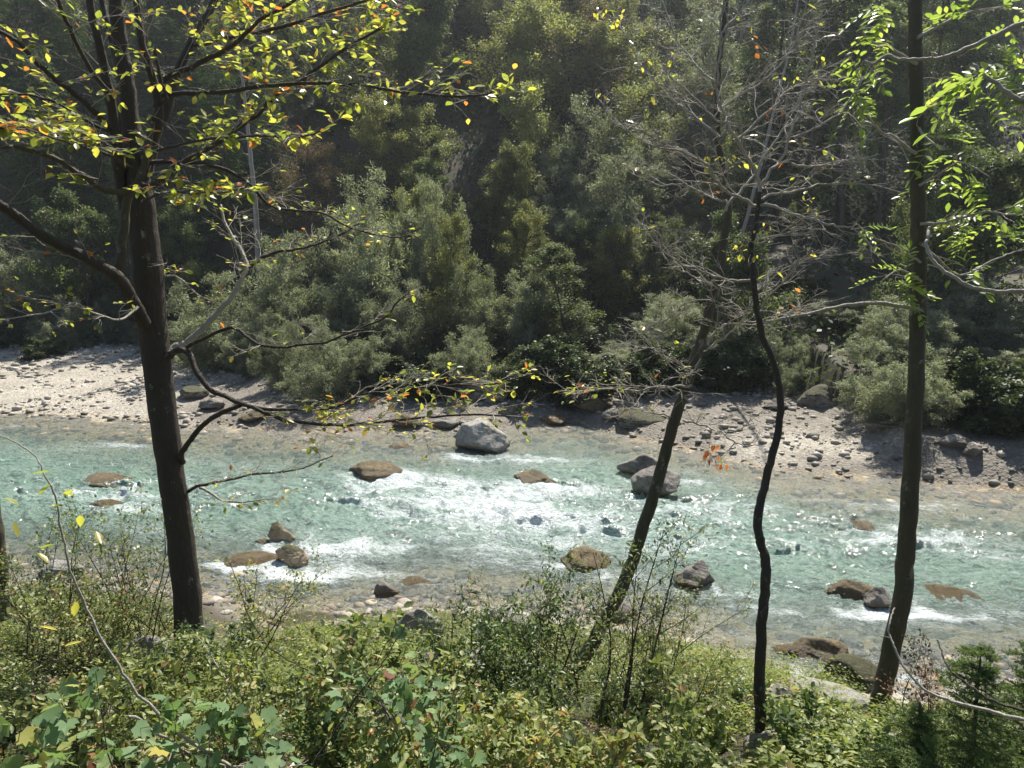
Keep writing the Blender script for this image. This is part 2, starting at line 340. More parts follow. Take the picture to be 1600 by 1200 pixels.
# ------------------------------------------------------------------ the river
fl = np.array((1.0, -.22)); fl /= np.linalg.norm(fl)
FOAM = [  # pixel, length along the flow, width, strength: the white water below the rocks and over the ledges
    (620, 745, 1.9, .8, 1.0), (700, 790, 3.0, 1.0, 1.1), (810, 760, 2.2, .9, .8), (720, 845, 2.4, .7, .8), (880, 810, 2.4, .8, .8), (560, 855, 1.4, .45, .9), (500, 880, 1.2, .4, .7),
    (960, 850, 2.0, .6, .6), (1060, 800, 2.0, .6, .55), (860, 720, 1.6, .8, .55), (950, 760, 1.4, .6, .55), (700, 715, 1.5, .6, .5), (200, 795, 1.6, .35, .9), (260, 830, 1.4, .3, .6), (120, 770, 1.6, .4, .5), (195, 695, 1.0, .35, .8),
    (90, 700, 2.4, .5, .45), (20, 665, 2.5, .5, .45), (330, 720, 1.6, .4, .4), (360, 885, .8, .25, .9), (430, 905, .8, .25, .8), (460, 860, .7, .35, 1.0), (1380, 790, 2.2, .5, .75), (1500, 840, 2.0, .45, .8), (1590, 870, 1.8, .4, .6), (1230, 760, 2.2, .35, .5),
    (1120, 850, 1.8, .5, .45), (1330, 850, 1.4, .4, .35), (640, 900, 1.5, .35, .5), (1560, 790, 1.8, .3, .4), (800, 880, 1.6, .4, .5), (1290, 965, .8, .25, .5), (1360, 960, .7, .2, .6), (560, 700, 1., .4, .4), (1050, 735, 1.2, .4, .35)]
RAPID = [(720, 790, 4.5, 2.0), (900, 780, 3.5, 1.8), (540, 860, 2.0, 1.0), (1450, 830, 4, 1.5), (1100, 830, 4, 1.8), (180, 760, 4, 1.6)]
xw = np.concatenate([np.arange(-34, -19, .15), np.arange(-19, 16, .036), np.arange(16, 30, .15)])
vv_ = np.linspace(0, 1, 430)
Xw, Vw = np.meshgrid(xw, vv_)
y0, y1 = near(Xw) - 1.1, far(Xw) + 1.6
Yw = y0 + (y1 - y0) * (Vw ** 1.25)
def blobs(L, x, y, wf=1.0):
    r = np.zeros_like(x)
    for b in L:
        q = W(b[0], b[1]); dx, dy = x - q[0], y - q[1]
        s, t = (dx * fl[0] + dy * fl[1]) / b[2], (-dx * fl[1] + dy * fl[0]) / (b[3] * wf)
        r = r + (b[4] if len(b) > 4 else 1.0) * np.exp(-(s * s + t * t))
    return r
rap = np.clip(blobs(RAPID, Xw, Yw), 0, 1)
fo = blobs(FOAM, Xw, Yw)
s_, t_ = Xw * fl[0] + Yw * fl[1], -Xw * fl[1] + Yw * fl[0]
wx, wy = fbm(Xw * .7, Yw * .7, 3, 70) * 1.6, fbm(Xw * .7, Yw * .7, 3, 80) * 1.6
def rid(x, y, o, s): return 1 - abs(2 * fbm(x, y, o, s) - 1) * 1.0
ROCKS = [(750, 712, 84), (1000, 750, 58), (1030, 785, 76), (834, 765, 66), (583, 757, 88), (436, 856, 44), (452, 894, 52), (1092, 925, 62), (1345, 955, 80), (1376, 958, 36), (1490, 957, 90), (1352, 842, 58), (1285, 1050, 72), (150, 770, 80), (905, 900, 80), (390, 900, 80), (1165, 953, 40)]
for a, b, w_ in ROCKS:      # water heaps up against each stone and trails foam behind it
    q = W(a, b); rr_ = w_ / 2 * np.hypot(q[1], CAM_Z) / F_PX; dx, dy = Xw - q[0], Yw - q[1] - rr_ * .3; s1, t1 = dx * fl[0] + dy * fl[1], -dx * fl[1] + dy * fl[0]
    d_ = np.hypot(s1, t1 * 1.15) - rr_; fo = fo + .6 * np.exp(-(d_ / .13) ** 2) * (.5 + .5 * fbm(Xw * 3, Yw * 3, 3, 300)) + 1.1 * fbm(s1 * 1.2, t1 * 5, 4, 310) ** 1.6 * np.exp(-((s1 - rr_ * 2.2) / (rr_ * 1.9)) ** 2 - (t1 / (rr_ * .9)) ** 2)
n1 = rid(s_ * .75 + wx, t_ * .95 + wy, 2, 90); n2 = rid(s_ * 1.9 + wx * 2, t_ * 2.4 + wy * 2, 2, 95); n3 = rid(s_ * 5 + wx * 3, t_ * 6 + wy * 3, 2, 99); n4 = fbm(s_ * 13 + wx * 6, t_ * 15, 2, 105)
bedz = T(Xw, Yw); dpt = np.clip(-bedz, 0, 2)
amp = sstep(0.0, .5, dpt) * .75 + .25
Zw = ((n1 - .8) * (.08 + .17 * rap) + (n2 - .8) * (.07 + .14 * rap) + (n3 - .8) * (.045 + .04 * rap) + (n4 - .5) * .040) * amp
crest = np.clip((n1 - .86) * 3.2 + (n2 - .84) * 2.2, 0, 1)
foam = np.clip(fo * (.15 + 1.25 * fbm(s_ * .9 + wx, t_ * 2.2 + wy, 4, 110)) + rap * crest * .50 + crest * .14, 0, 1.25)
shore = sstep(.12, .0, dpt) * .35
m = NT('water')
ps = m.n('NewGeometry'); mp = m.n('Mapping', vector_type='TEXTURE'); mp.inputs['Rotation'].default_value = (0, 0, math.atan2(fl[1], fl[0])); mp.inputs['Scale'].default_value = (2.8, 1, 1)
m.l(ps.outputs['Position'], mp.inputs[0]); fv = mp.outputs[0]
ff = m.attr('foam')
fn = m.noise(10, fv, 9, .75, 1.6); fn2 = m.noise(2.2, fv, 6, .65, 1.2)
fn = m.math('ADD', m.math('MULTIPLY', fn, .7), m.math('MULTIPLY', fn2, .3))
fk = m.math('ADD', m.math('MULTIPLY', ff, .78), m.math('MULTIPLY', m.math('SUBTRACT', fn, .5), 2.3))
fk = m.ramp(fk, [(.37, 0.), (.60, .42), (1.0, .94)])
fi = m.noise(3.4, fv, 5, .7, 2.2); fil = m.math('SUBTRACT', 1.0, m.math('MULTIPLY', m.math('ABSOLUTE', m.math('SUBTRACT', fi, .5)), 22.0), clamp=True)
fi2 = m.noise(9, fv, 4, .7, 1.8); fil2 = m.math('SUBTRACT', 1.0, m.math('MULTIPLY', m.math('ABSOLUTE', m.math('SUBTRACT', fi2, .5)), 16.0), clamp=True)
fk = m.math('ADD', fk, m.math('MULTIPLY', m.math('ADD', fil, m.math('MULTIPLY', fil2, .8)), m.math('ADD', .15, m.math('MULTIPLY', ff, .25))), clamp=True)  # thin foam filaments, also painted glitter across all the water
nz = m.noise(7, m.pos(1, 1.3, 1), 3, .6); nz2 = m.noise(19, m.pos(1, 1.4, 1), 3, .6); nz3 = m.noise(45, m.pos(), 2, .6)
b1 = m.bump(nz, .8, .16); b2 = m.bump(nz2, 1.0, .13, b1); b3 = m.bump(nz3, 1.0, .05, b2)
dd = m.attr('depth')
op = m.math('SUBTRACT', 1.0, m.math('POWER', 2.718, m.math('MULTIPLY', dd, -1.35)))
turb = m.ramp(m.noise(.8, fv, 4, .6), [(.3, (.088, .172, .125)), (.7, (.158, .262, .195))])
turb = m.mixc(m.math('MULTIPLY', ff, .5), turb, (.30, .42, .38))
body = m.n('BsdfDiffuse'); m.l(turb, body.inputs[0]); m.l(b1, body.inputs['Normal'])
tp = m.n('BsdfTransparent'); m.l(m.mixc(op, (1, 1, 1), (.72, .95, .86)), tp.inputs[0])
mx = m.n('MixShader'); m.l(op, mx.inputs[0]); m.l(tp.outputs[0], mx.inputs[1]); m.l(body.outputs[0], mx.inputs[2])
gl = m.n('BsdfGlossy'); gl.inputs['Roughness'].default_value = .20; m.l(b3, gl.inputs['Normal']); gl.inputs[0].default_value = (1, 1, 1, 1)
fr = m.n('Fresnel'); fr.inputs[0].default_value = 1.34; m.l(b3, fr.inputs['Normal'])
m2 = m.n('MixShader'); m.l(fr.outputs[0], m2.inputs[0]); m.l(mx.outputs[0], m2.inputs[1]); m.l(gl.outputs[0], m2.inputs[2])
fd = m.n('BsdfPrincipled'); fd.inputs['Base Color'].default_value = (.84, .90, .89, 1); fd.inputs['Roughness'].default_value = .35; m.l(m.bump(fn, .8, .05, b2), fd.inputs['Normal'])
m3 = m.n('MixShader'); m.l(fk, m3.inputs[0]); m.l(m2.outputs[0], m3.inputs[1]); m.l(fd.outputs[0], m3.inputs[2])
m.l(m3.outputs[0], m.out.inputs[0])
g = mesh('water', np.stack([Xw, Yw, Zw], -1).reshape(-1, 3), grid_faces(*Xw.shape), m.m, smooth=True, attrs={'foam': (foam + shore).ravel(), 'depth': dpt.ravel()})
tag(g, kind='structure')

# ------------------------------------------------------------------ stones and boulders
def ico(n):
    import bmesh
    bm = bmesh.new(); bmesh.ops.create_icosphere(bm, subdivisions=n, radius=1)
    V = np.array([v.co[:] for v in bm.verts]); Fc = np.array([[v.index for v in f.verts] for f in bm.faces]); bm.free(); return V, Fc
ICO = {k: ico(k) for k in (1, 2, 3, 5)}
def rock_verts(seed, lv=5, planes=11, soft=.02, rough=.26, taper=.28):
    V, Fc = ICO[lv]; rng = np.random.default_rng(seed)
    n = rdir(rng, planes); d = rng.uniform(.50, .95, planes)
    r = np.full(len(V), 1.0)
    for k in range(planes):
        q = V @ n[k]; c = np.where(q > .05, d[k] / np.maximum(q, .05), 9)
        h = np.clip(.5 + .5 * (c - r) / soft, 0, 1); r = c + (r - c) * h - soft * h * (1 - h)
    V = V * r[:, None]
    if lv > 2: V[:, :2] *= (1.08 - taper * V[:, 2:3])
    if lv > 2: V = V * (1 + rough * (fb3(V * 1.6 + seed, 6, seed) - .5) * 2 + .05 * (abs(fb3(V * 5 + seed, 3, seed + 7) - .5)) * 2)[:, None]
    return V, Fc
def boulder(label, px, py, wpx, hpx, mat, seed, zoff=0.0, squash=1.0, cat='rock', name='boulder', z=None, group=None, sink=.3, rot=None, deep=.8, taper=.28):
    b = Gd(px, py) if z is None else W(px, py, z)
    dist = math.hypot(b[0], b[1]); sc1 = math.sqrt(dist ** 2 + (CAM_Z - b[2]) ** 2) / F_PX
    a, h = wpx * sc1 / 2, hpx * sc1
    V, Fc = rock_verts(seed, taper=taper); V = V * np.array((a, a * deep, h * .72))
    V[:, 2] += h * (.72 - sink * .9)
    o = mesh(name, V, Fc, mat, smooth=True); o.location = (b[0], b[1] + a * .3, b[2] + zoff)
    o.rotation_euler = (0, 0, rot if rot is not None else 0)
    return tag(o, label, cat, group)
B = boulder
B('pale grey angular boulder standing at the far edge of the rapids', 750, 703, 76, 50, M['rock_white'], 1003, z=0, sink=.3, taper=.6)
B('low flat grey slab at the far waterline left of the pale angular boulder', 682, 668, 70, 16, M['rock_wet'], 5, z=.02)
B('large brown mossy boulder on the gravel behind the pale angular boulder', 738, 642, 120, 48, M['rock_moss'], 8, z=.1)
B('dark mossy boulder on the shaded gravel left of the grey gravel bar', 446, 628, 44, 34, M['rock_moss'], 9, z=.25)
B('large round boulder covered in green moss behind the right gravel bar', 1287, 655, 66, 38, M['rock_moss'], 12, z=.3, sink=.2)
B('low dark boulder under the bushes behind the bent thin trunk', 1000, 665, 80, 26, M['rock_moss'], 14, z=.15)
B('smooth grey boulder in the water left of the leaning trunk', 1000, 742, 58, 28, M['rock_wet'], 17, z=0, sink=.2)
B('rounded whitish boulder in the water behind the leaning trunk', 1030, 771, 76, 32, M['rock_wet'], 19, z=0, sink=.25)
B('golden brown wet boulder with water running over it left of the smooth grey boulder', 834, 760, 66, 26, M['rock_gold'], 22, z=-0.16, sink=.4)
B('wide golden boulder just under the water at the head of the rapids', 583, 752, 88, 26, M['rock_gold'], 24, z=-0.17, sink=.4)
B('upper of two tan and dark split rocks at the left of the rapids', 436, 850, 44, 26, M['rock_tan'], 27, z=-.12, sink=.3)
B('lower tan rock with a pale wet face at the left of the rapids', 452, 884, 52, 26, M['rock_tan'], 29, z=-.08, sink=.35)
B('small dark rock between the tan rocks and the beech trunk', 405, 858, 30, 14, M['rock_gold'], 31, z=-0.16)
B('flat brown ledge of rock below the two tan rocks', 390, 895, 90, 18, M['rock_gold'], 33, z=-0.18)
B('brown and cream boulder in the water right of the leaning trunk', 1092, 915, 62, 32, M['rock_wet'], 35, z=-.02, sink=.3)
B('small dark stone in the water just below the brown and cream boulder', 1101, 936, 28, 9, M['rock_gold'], 37, z=-0.14)
B('golden flat rock with a white tip in the water left of the right trunk', 1345, 948, 80, 30, M['rock_gold'], 39, z=-0.17, sink=.4)
B('small whitish rock beside the golden flat rock left of the right trunk', 1376, 950, 36, 22, M['rock_wet'], 41, z=0, sink=.2)
B('golden submerged rock right of the right trunk', 1490, 952, 100, 20, M['rock_gold'], 43, z=-0.19, sink=.5)
B('golden submerged rock far out between the bent trunk and the right trunk', 1352, 838, 58, 18, M['rock_gold'], 45, z=-0.18, sink=.5)
B('round reddish brown boulder glistening in the shallows before the right trunk', 1285, 1040, 72, 30, M['rock_gold'], 47, z=-0.14, sink=.25)
B('flat reddish rock left of the round reddish boulder', 1232, 1035, 46, 22, M['rock_gold'], 49, z=-0.16)
B('big moss topped boulder at the foot of the right trunk', 1330, 1090, 92, 40, M['rock_moss'], 51, sink=.2)
B('pale grey slab of rock in front of the moss topped boulder', 1290, 1110, 110, 26, M['rock_white'], 53, sink=.25)
B('pale rock at the waterline behind the broad-leaved shrub', 965, 1010 - 40, 60, 30, M['rock_wet'], 55, sink=.3)
B('large pale tilted slab on the bank left of the small-leaved shrub', 800, 1010, 100, 50, M['rock_white'], 57, sink=.3)
B('whitish block of rock in front of the pale tilted slab', 712, 1070, 100, 50, M['rock_white'], 59, sink=.3)
B('whitish angular rock behind the dark green lobed leaves', 655, 1010, 70, 44, M['rock_white'], 61, sink=.3)
B('cream coloured rock among herbs under the lobed leaves', 640, 1100, 60, 36, M['rock_white'], 63, sink=.3)
B('brown lichened stone in the herbs at the bottom centre', 600, 1165, 90, 55, M['rock'], 65, sink=.3)
B('pitted pale rock behind the thin bent trunk near its foot', 1215, 1125, 66, 38, M['rock_white'], 67, sink=.3)
B('lower pitted pale rock in the grass right of the thin bent trunk', 1205, 1185, 60, 36, M['rock_white'], 69, sink=.3)
B('small white stone in the gravel at the bottom left', 296, 1184, 34, 22, M['rock_white'], 71, sink=.2)
B('white stone half hidden behind herbs beside the beech foot', 225, 1045, 60, 34, M['rock_white'], 73, sink=.3)
B('small pale rock at the waterline left of the beech trunk', 92, 900, 50, 18, M['rock_white'], 75, sink=.3)
B('flat tan stone in the shallows below the lower tan rock', 480, 985, 70, 16, M['rock_tan'], 77, sink=.4)
B('rusty flat stone at the waterline under the hazel tip', 640, 925, 70, 14, M['rock_gold'], 79, z=-0.15, sink=.4)
B('pale low rock at the waterline under the hazel leaves', 600, 930, 40, 16, M['rock_wet'], 81, z=0, sink=.3)
B('rounded golden rock in the water behind the small-leaved shrub', 905, 895, 90, 30, M['rock_gold'], 83, z=-0.17, sink=.35)
B('small grey rock at the right end of the far gravel bar', 1520, 735 - 20, 30, 14, M['rock_wet'], 85, sink=.2)
B('flat brown rock at the far waterline right of the pale angular boulder', 860, 668, 60, 16, M['rock_gold'], 87, z=-0.11)
B('mossy rock on the gravel right of the large brown mossy boulder', 800, 655, 40, 22, M['rock_moss'], 89, z=.1)
B('golden stone in the shallows above the golden boulder of the rapids head', 628, 706, 40, 14, M['rock_gold'], 91, z=-0.15, sink=.4)
B('dark flat stone at the left end of the far shallows', 160, 800, 60, 12, M['rock_gold'], 93, z=-0.16, sink=.4)
B('submerged golden rock in the near left shallows', 150, 765, 90, 16, M['rock_gold'], 94, z=-0.19, sink=.5)
B('dark low rock in the shallows before the thin bent trunk', 1165, 950, 50, 12, M['rock_gold'], 95, z=-0.16, sink=.4)
B('golden slab in the shallows behind the thin bent trunk', 1250, 925, 80, 16, M['rock_gold'], 96, z=-0.19, sink=.5)

for lab, px, py, wp, hp, mt, sd_ in [('dark rock under the willows left of the pale gravel patch', 520, 612, 50, 22, 'rock_moss', 201), ('dark flat rock at the waterline below the dark mossy boulder', 400, 655, 50, 14, 'rock_gold', 202), ('grey rock among dark stones just right of the beech trunk', 330, 640, 34, 16, 'rock_wet', 203), ('squat grey rock on the dark stones right of the beech trunk', 300, 622, 40, 16, 'rock_moss', 204), ('brown rock at the waterline between two flat slabs', 635, 668, 44, 16, 'rock_gold', 205), ('small mossy rock under the bushes right of the big mossy boulder', 850, 625, 46, 22, 'rock_moss', 206), ('dark rock beneath the olive trees above the far shallows', 930, 640, 54, 20, 'rock_gold', 207), ('greyish rock near the water left of the dark low boulder', 960, 655, 36, 14, 'rock_wet', 208), ('long dark rock at the foot of the sunlit willow', 1390, 668, 60, 16, 'rock_moss', 209), ('pale rock in the side channel left of the round mossy boulder', 1215, 640, 40, 14, 'rock_wet', 210), ('grey rock at the gravel edge below the broad sunlit willow', 1500, 700, 44, 14, 'rock_wet', 211)]:
    B(lab, px, py, wp, hp, M[mt], sd_, sink=.3)
def scatter_stones(name, pos, size, mat, seed, lv=1, label=None, kind='stuff', flat=.6, shade=None):
    rng = np.random.default_rng(seed); kinds = [rock_verts(seed + k, lv, 9, .05) for k in range(8)]
    Vs, Fs, Ts, n0 = [], [], [], 0
    which = rng.integers(0, 8, len(pos))
    for k in range(8):
        V, Fc = kinds[k]; i = np.where(which == k)[0]; n = len(i)
        if not n: continue
        a = rng.uniform(0, 6.28, n); s = size[i]
        v = V[None] * np.stack([s, s * rng.uniform(.6, .95, n), s * flat * rng.uniform(.6, 1.1, n)], -1)[:, None]
        x = v[..., 0] * np.cos(a)[:, None] - v[..., 1] * np.sin(a)[:, None]; y = v[..., 0] * np.sin(a)[:, None] + v[..., 1] * np.cos(a)[:, None]
        v = np.stack([x, y, v[..., 2]], -1) + pos[i][:, None]
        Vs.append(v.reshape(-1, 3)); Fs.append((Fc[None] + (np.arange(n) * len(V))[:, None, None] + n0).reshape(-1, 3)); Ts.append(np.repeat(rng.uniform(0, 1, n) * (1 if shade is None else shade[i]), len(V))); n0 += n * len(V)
    o = mesh(name, np.vstack(Vs), np.vstack(Fs), mat, smooth=True, attrs={'tint': np.concatenate(Ts)})
    return tag(o, label, None, None, kind)
def pebble_mat(name, stops, wetc=None):
    m = NT(name); c = m.ramp(m.attr('tint'), stops); v = m.pos()
    c = m.mixc(m.math('MULTIPLY', m.ramp(m.noise(14, v, 5, .7), [(.4, 0.), (.65, 1.)]), .5), c, (.16, .145, .12))
    if wetc:
        sp = m.n('SeparateXYZ'); m.l(v, sp.inputs[0]); k = m.ramp(m.math('ADD', sp.outputs[2], m.math('MULTIPLY', m.noise(1.5, v, 3), .12)), [(.07, 1.), (.15, 0.)])
        c = m.mixc(m.math('MULTIPLY', k, .8), c, wetc)
    p = m.n('BsdfPrincipled'); m.l(c, p.inputs['Base Color']); p.inputs['Roughness'].default_value = .7; m.l(m.bump(m.noise(30, v, 5), .5, .02), p.inputs['Normal']); m.l(p.outputs[0], m.out.inputs[0]); return m.m
M['pebble'] = pebble_mat('pebbles', [(0, (.15, .13, .10)), (.4, (.32, .285, .23)), (.75, (.48, .44, .37)), (1, (.66, .62, .55))], (.15, .11, .06))
M['bedstone'] = pebble_mat('bed_stones', [(0, (.06, .042, .020)), (.4, (.17, .115, .05)), (.75, (.30, .22, .11)), (1, (.42, .36, .26))])
rng = np.random.default_rng(5)
def cand(n, x0, x1, y0, y1): return rng.uniform(x0, x1, n), rng.uniform(y0, y1, n)
x, y = cand(46000, -34, 22, 17, 46); t = (y - far(x)) / np.maximum(hillf(x) - far(x), .5)
cl = fbm(x * .5, y * .5, 3, 200); k = (t > -.05) & (t < 1.15) & (cl > .33) & (abs(x) < y * .78 + 1); x, y, cl = x[k], y[k], cl[k]
s = (.022 + .15 * rng.uniform(0, 1, len(x)) ** 7) * (.5 + 1.1 * cl) * (1 + .010 * y); z = T(x, y) + s * .12
scatter_stones('far_gravel', np.stack([x, y, z], -1), s, M['pebble'], 300, 1, 'white and grey river gravel and cobbles along the far bank', shade=.5 + .5 * lit_tone_at(x, y))  # stone tints follow the painted shade and sun patch
x, y = cand(6000, -13, 12, 8.5, 14.5); d = y - near(x); k = (d > -1.1) & (d < 1.6) & (fbm(x * .8, y * .8, 3, 210) > .45); x, y, d = x[k], y[k], d[k]
s = .03 + .15 * rng.uniform(0, 1, len(x)) ** 3; z = T(x, y) + s * .15
scatter_stones('near_cobbles', np.stack([x, y, z], -1), s, M['pebble'], 310, 2, 'cobbles along the near waterline', shade=np.full(len(s), .6))
x, y = cand(16000, -24, 18, 9.5, 29); d1, d2 = y - near(x), far(x) - y; k = (d1 > 0) & (d2 > 0) & (np.minimum(d1, d2) < 4.5 + rng.normal(0, .6, len(x))); x, y = x[k], y[k]
s = .04 + .26 * rng.uniform(0, 1, len(x)) ** 5; z = T(x, y) + s * .05; z = np.minimum(z, -s * .34 + rng.normal(0, .02, len(s)) - .02)
scatter_stones('riverbed_stones', np.stack([x, y, z], -1), s, M['bedstone'], 320, 2, 'golden brown stones on the bed of the shallows')
x, y = cand(9000, -5.5, 8, 3.4, 9.8)
k = ((x < -1.6 - .0 * y) & (y < 5.5)) | (fbm(x * .8, y * .8, 3, 400) > .56); x, y = x[k], y[k]
s = .012 + .06 * rng.uniform(0, 1, len(x)) ** 3
scatter_stones('bank_gravel', np.stack([x, y, T(x, y) + s * .2], -1), s, M['pebble'], 330, 1, 'pale gravel showing through on the near bank')

# ------------------------------------------------------------------ the forest on the far side
def rot_about(v, ax, a):
    ax = ax / np.linalg.norm(ax); return v * math.cos(a) + np.cross(ax, v) * math.sin(a) + ax * np.dot(ax, v) * (1 - math.cos(a))
def grow(rng, p, d, L, r, lvl, cf, segs):
    """one branch and all it bears; cf per level: (children, angle, length ratio, first child at, wander, lift)"""
    n = 7 if lvl == 0 else 5; ch, ang, ra, st, wan, lift = cf[lvl]
    pts = [p]; dd = d / np.linalg.norm(d)
    for i in range(n - 1):
        dd = dd + rng.normal(0, wan, 3) + np.array((0, 0, lift)); dd /= np.linalg.norm(dd); pts.append(pts[-1] + dd * L / (n - 1))
    pts = np.array(pts); rad = r * np.linspace(1, .25 if lvl else .2, n); segs.append((pts, rad, lvl))
    if lvl + 1 < len(cf):
        ph = rng.uniform(0, 6.28)
        for k in range(ch):
            t = st + (1 - st) * (k + rng.uniform(.1, .9)) / ch; q = t * (n - 1); i = min(int(q), n - 2)
            b = pts[i] + (pts[i + 1] - pts[i]) * (q - i); tg = pts[i + 1] - pts[i]; tg /= np.linalg.norm(tg)
            px_ = np.cross(tg, (.3, .5, .8)); px_ /= np.linalg.norm(px_); ph += 2.4 + rng.normal(0, .3)
            axp = rot_about(px_, tg, ph); nd = rot_about(tg, axp, R(ang) * rng.uniform(.75, 1.25))
            prof = (1 - .55 * (t - st) / (1 - st + 1e-6)) if lvl == 0 else 1 - .4 * t
            grow(rng, b, nd, L * ra * prof * rng.uniform(.7, 1.2), r * (.42 if lvl == 0 else .5) * (1 - .4 * t), lvl + 1, cf, segs)
def proto_parts(segs, rng, lsegs, per, sig, L, Wd, up, down, tmpl):
    pos, dr = [], []
    for pts, rad, lv in segs:
        if lv not in lsegs: continue
        n = rng.poisson(per if lv == max(lsegs) else per * .5)
        if n == 0: continue
        q = rng.uniform(.15, 1.05, n) * (len(pts) - 1); i = np.clip(q.astype(int), 0, len(pts) - 2); f = (q - i)[:, None]
        pos.append(pts[i] * (1 - f) + pts[i + 1] * f); dr.append(pts[i + 1] - pts[i])
    pos = np.vstack(pos); dr = np.vstack(dr); dr /= np.linalg.norm(dr, axis=1, keepdims=True)
    n = len(pos); pos = pos + rng.normal(0, sig, (n, 3))
    d = dr * .6 + rdir(rng, n) * .8 + np.array((0, 0, down)); u = rdir(rng, n) * .8 + np.array((0, 0, up))
    lf = Leaves(); tint = np.clip(fb3(pos * 1.1, 2, 5) * 1.6 - .45 + rng.normal(0, .16, n), 0, 1)
    lf.add(tmpl, pos, d, u, L * rng.uniform(.6, 1.3, n), Wd * rng.uniform(.7, 1.2, n), tint); return lf
PROTO = {}
def make_proto(kind, name, seed, H, leafmat, barkmat, base, cf, lsegs, per, sig, L, Wd, up=.6, down=-.2, stems=1, spread=0, r0=.1, tmpl=None, tr=.9):
    rng = np.random.default_rng(seed); segs = []
    for s in range(stems):
        d = np.array((rng.normal(0, .05), rng.normal(0, .05), 1.)) if stems == 1 else np.array((*(rng.normal(0, 1, 2) * spread), 1.))
        grow(rng, np.array((*(rng.normal(0, .12, 2) * (stems > 1)), -.4)), d, H * tr * (1 if stems == 1 else rng.uniform(.6, 1.05)), r0 if stems == 1 else r0 * .5, 0, cf, segs)
    tb = Tubes(); bt = Tubes()
    for pts, rad, lv in segs:
        if lv == 0: tb.add(pts, rad, 7)
        elif lv < 3: bt.add(pts, rad, 4 if lv == 1 else 3)
    lf = proto_parts(segs, rng, lsegs, per, sig, L, Wd, up, down, tmpl or lf_quad())
    allv = np.vstack(lf.V); ht = np.percentile(allv[:, 2], 99.5); wd = np.percentile(abs(allv[:, 0]), 97) * 2
    trunk = tb.build('trunk', barkmat); limbs = bt.build('limbs', barkmat); crown = lf.build('crown', leafmat)
    datas = [('trunk' if stems == 1 else 'stems', trunk.data), ('limbs', limbs.data), ('crown', crown.data)]
    for o in (trunk, limbs, crown): bpy.data.objects.remove(o)
    PROTO.setdefault(kind, []).append((name, datas, ht, wd))
def spruce_proto(seed, H=15, dens=1.0, mat=None):
    rng = np.random.default_rng(seed); tb = Tubes(); bt = Tubes(); lf = Leaves()
    tb.add(np.array([[0, 0, -.5], [0.05, 0, H * .5], [0, 0, H]]), np.array((.16, .09, .01)), 7)
    z = H * .06
    while z < H * .985:
        k = 1 - z / H; Lb = (.35 + 2.5 * k ** .75) * rng.uniform(.75, 1.15)
        for a in np.arange(5) * 1.257 + rng.uniform(0, 6.28):
            a += rng.normal(0, .2); l = Lb * rng.uniform(.65, 1.15); o = np.array((math.cos(a), math.sin(a), 0))
            t = np.linspace(0, 1, 6)[:, None]; pts = np.array((0, 0, z)) + o * l * t + np.array((0, 0, 1)) * l * (.10 * t - .42 * t * t + .16 * t ** 4)
            bt.add(pts, .025 * np.linspace(1, .2, 6) * (.4 + k), 3)
            n = int(46 * l * dens); q = rng.uniform(.12, 1, n) ** .8 * 5; i = np.minimum(q.astype(int), 4); f = (q - i)[:, None]
            b = pts[i] * (1 - f) + pts[i + 1] * f; sd_ = np.cross(o, (0, 0, 1)); sgn = rng.choice((-1, 1), n)[:, None]
            ws = (.5 * l * (1.05 - q / 5) + .12)[:, None] * rng.uniform(.1, 1, (n, 1))
            b = b + sd_ * sgn * ws + o * ws * .5 + np.array((0, 0, -1)) * ws * rng.uniform(.05, .55, (n, 1))
            d = sd_ * sgn * .7 + o * .8 + np.array((0, 0, -.45)) + rdir(rng, n) * .35
            lf.add(lf_quad(), b, d, rdir(rng, n) * 1.2 + np.array((0, 0, .6)), rng.uniform(.14, .30, n), rng.uniform(.035, .07, n), np.clip(rng.normal(.4 + .3 * q / 5, .2, n), 0, 1))
        z += .26 + .22 * k
    t, l, c = tb.build('trunk', M['far_bark']), bt.build('limbs', M['far_bark']), lf.build('crown', mat or M['spruce'])
    PROTO.setdefault('spruce', []).append(('spruce_tree', [('trunk', t.data), ('limbs', l.data), ('crown', c.data)], H, 5.0))
    for o in (t, l, c): bpy.data.objects.remove(o)
CB = [(15, 62, .42, .22, .07, .03), (7, 50, .45, .15, .14, .04), (7, 48, .5, .1, .18, .02), (0, 0, 0, 0, .2, 0)]
CW = [(13, 50, .42, .04, .08, -.02), (8, 42, .5, .1, .12, .02), (6, 38, .5, .1, .15, -.0), (0, 0, 0, 0, .15, -.03)]
CS = [(18, 68, .30, .12, .05, .02), (7, 50, .45, .15, .14, .02), (6, 48, .5, .1, .18, .02), (0, 0, 0, 0, .2, 0)]
for k in range(2):
    make_proto('willow', 'willow_bush', 10 + k, 5.0, M['willow'], M['far_bark'], None, CW, (2, 3), 7, .07, .15, .035, .4, -.1, 11, .55, .08)
    make_proto('green', 'broadleaf_tree', 20 + k, 9.0, M['green'], M['far_bark'], None, CB, (2, 3), 26, .17, .15, .10, .9, -.35, 1, 0, .12)
    make_proto('olive', 'broadleaf_tree', 30 + k, 9.0, M['olive'], M['far_bark'], None, CB, (2, 3), 18, .16, .13, .085, .8, -.3, 1, 0, .11)
    make_proto('slim', 'broadleaf_tree', 40 + k, 11.0, M['green'], M['far_bark'], None, CS, (2, 3), 24, .16, .14, .09, .8, -.3, 1, 0, .11)
    make_proto('pale', 'broadleaf_tree', 90 + k, 8.0, M['pale_green'], M['far_bark'], None, CB, (2, 3), 20, .17, .13, .085, .8, -.3, 1, 0, .10)
    spruce_proto(50 + k, 15 - 2 * k)
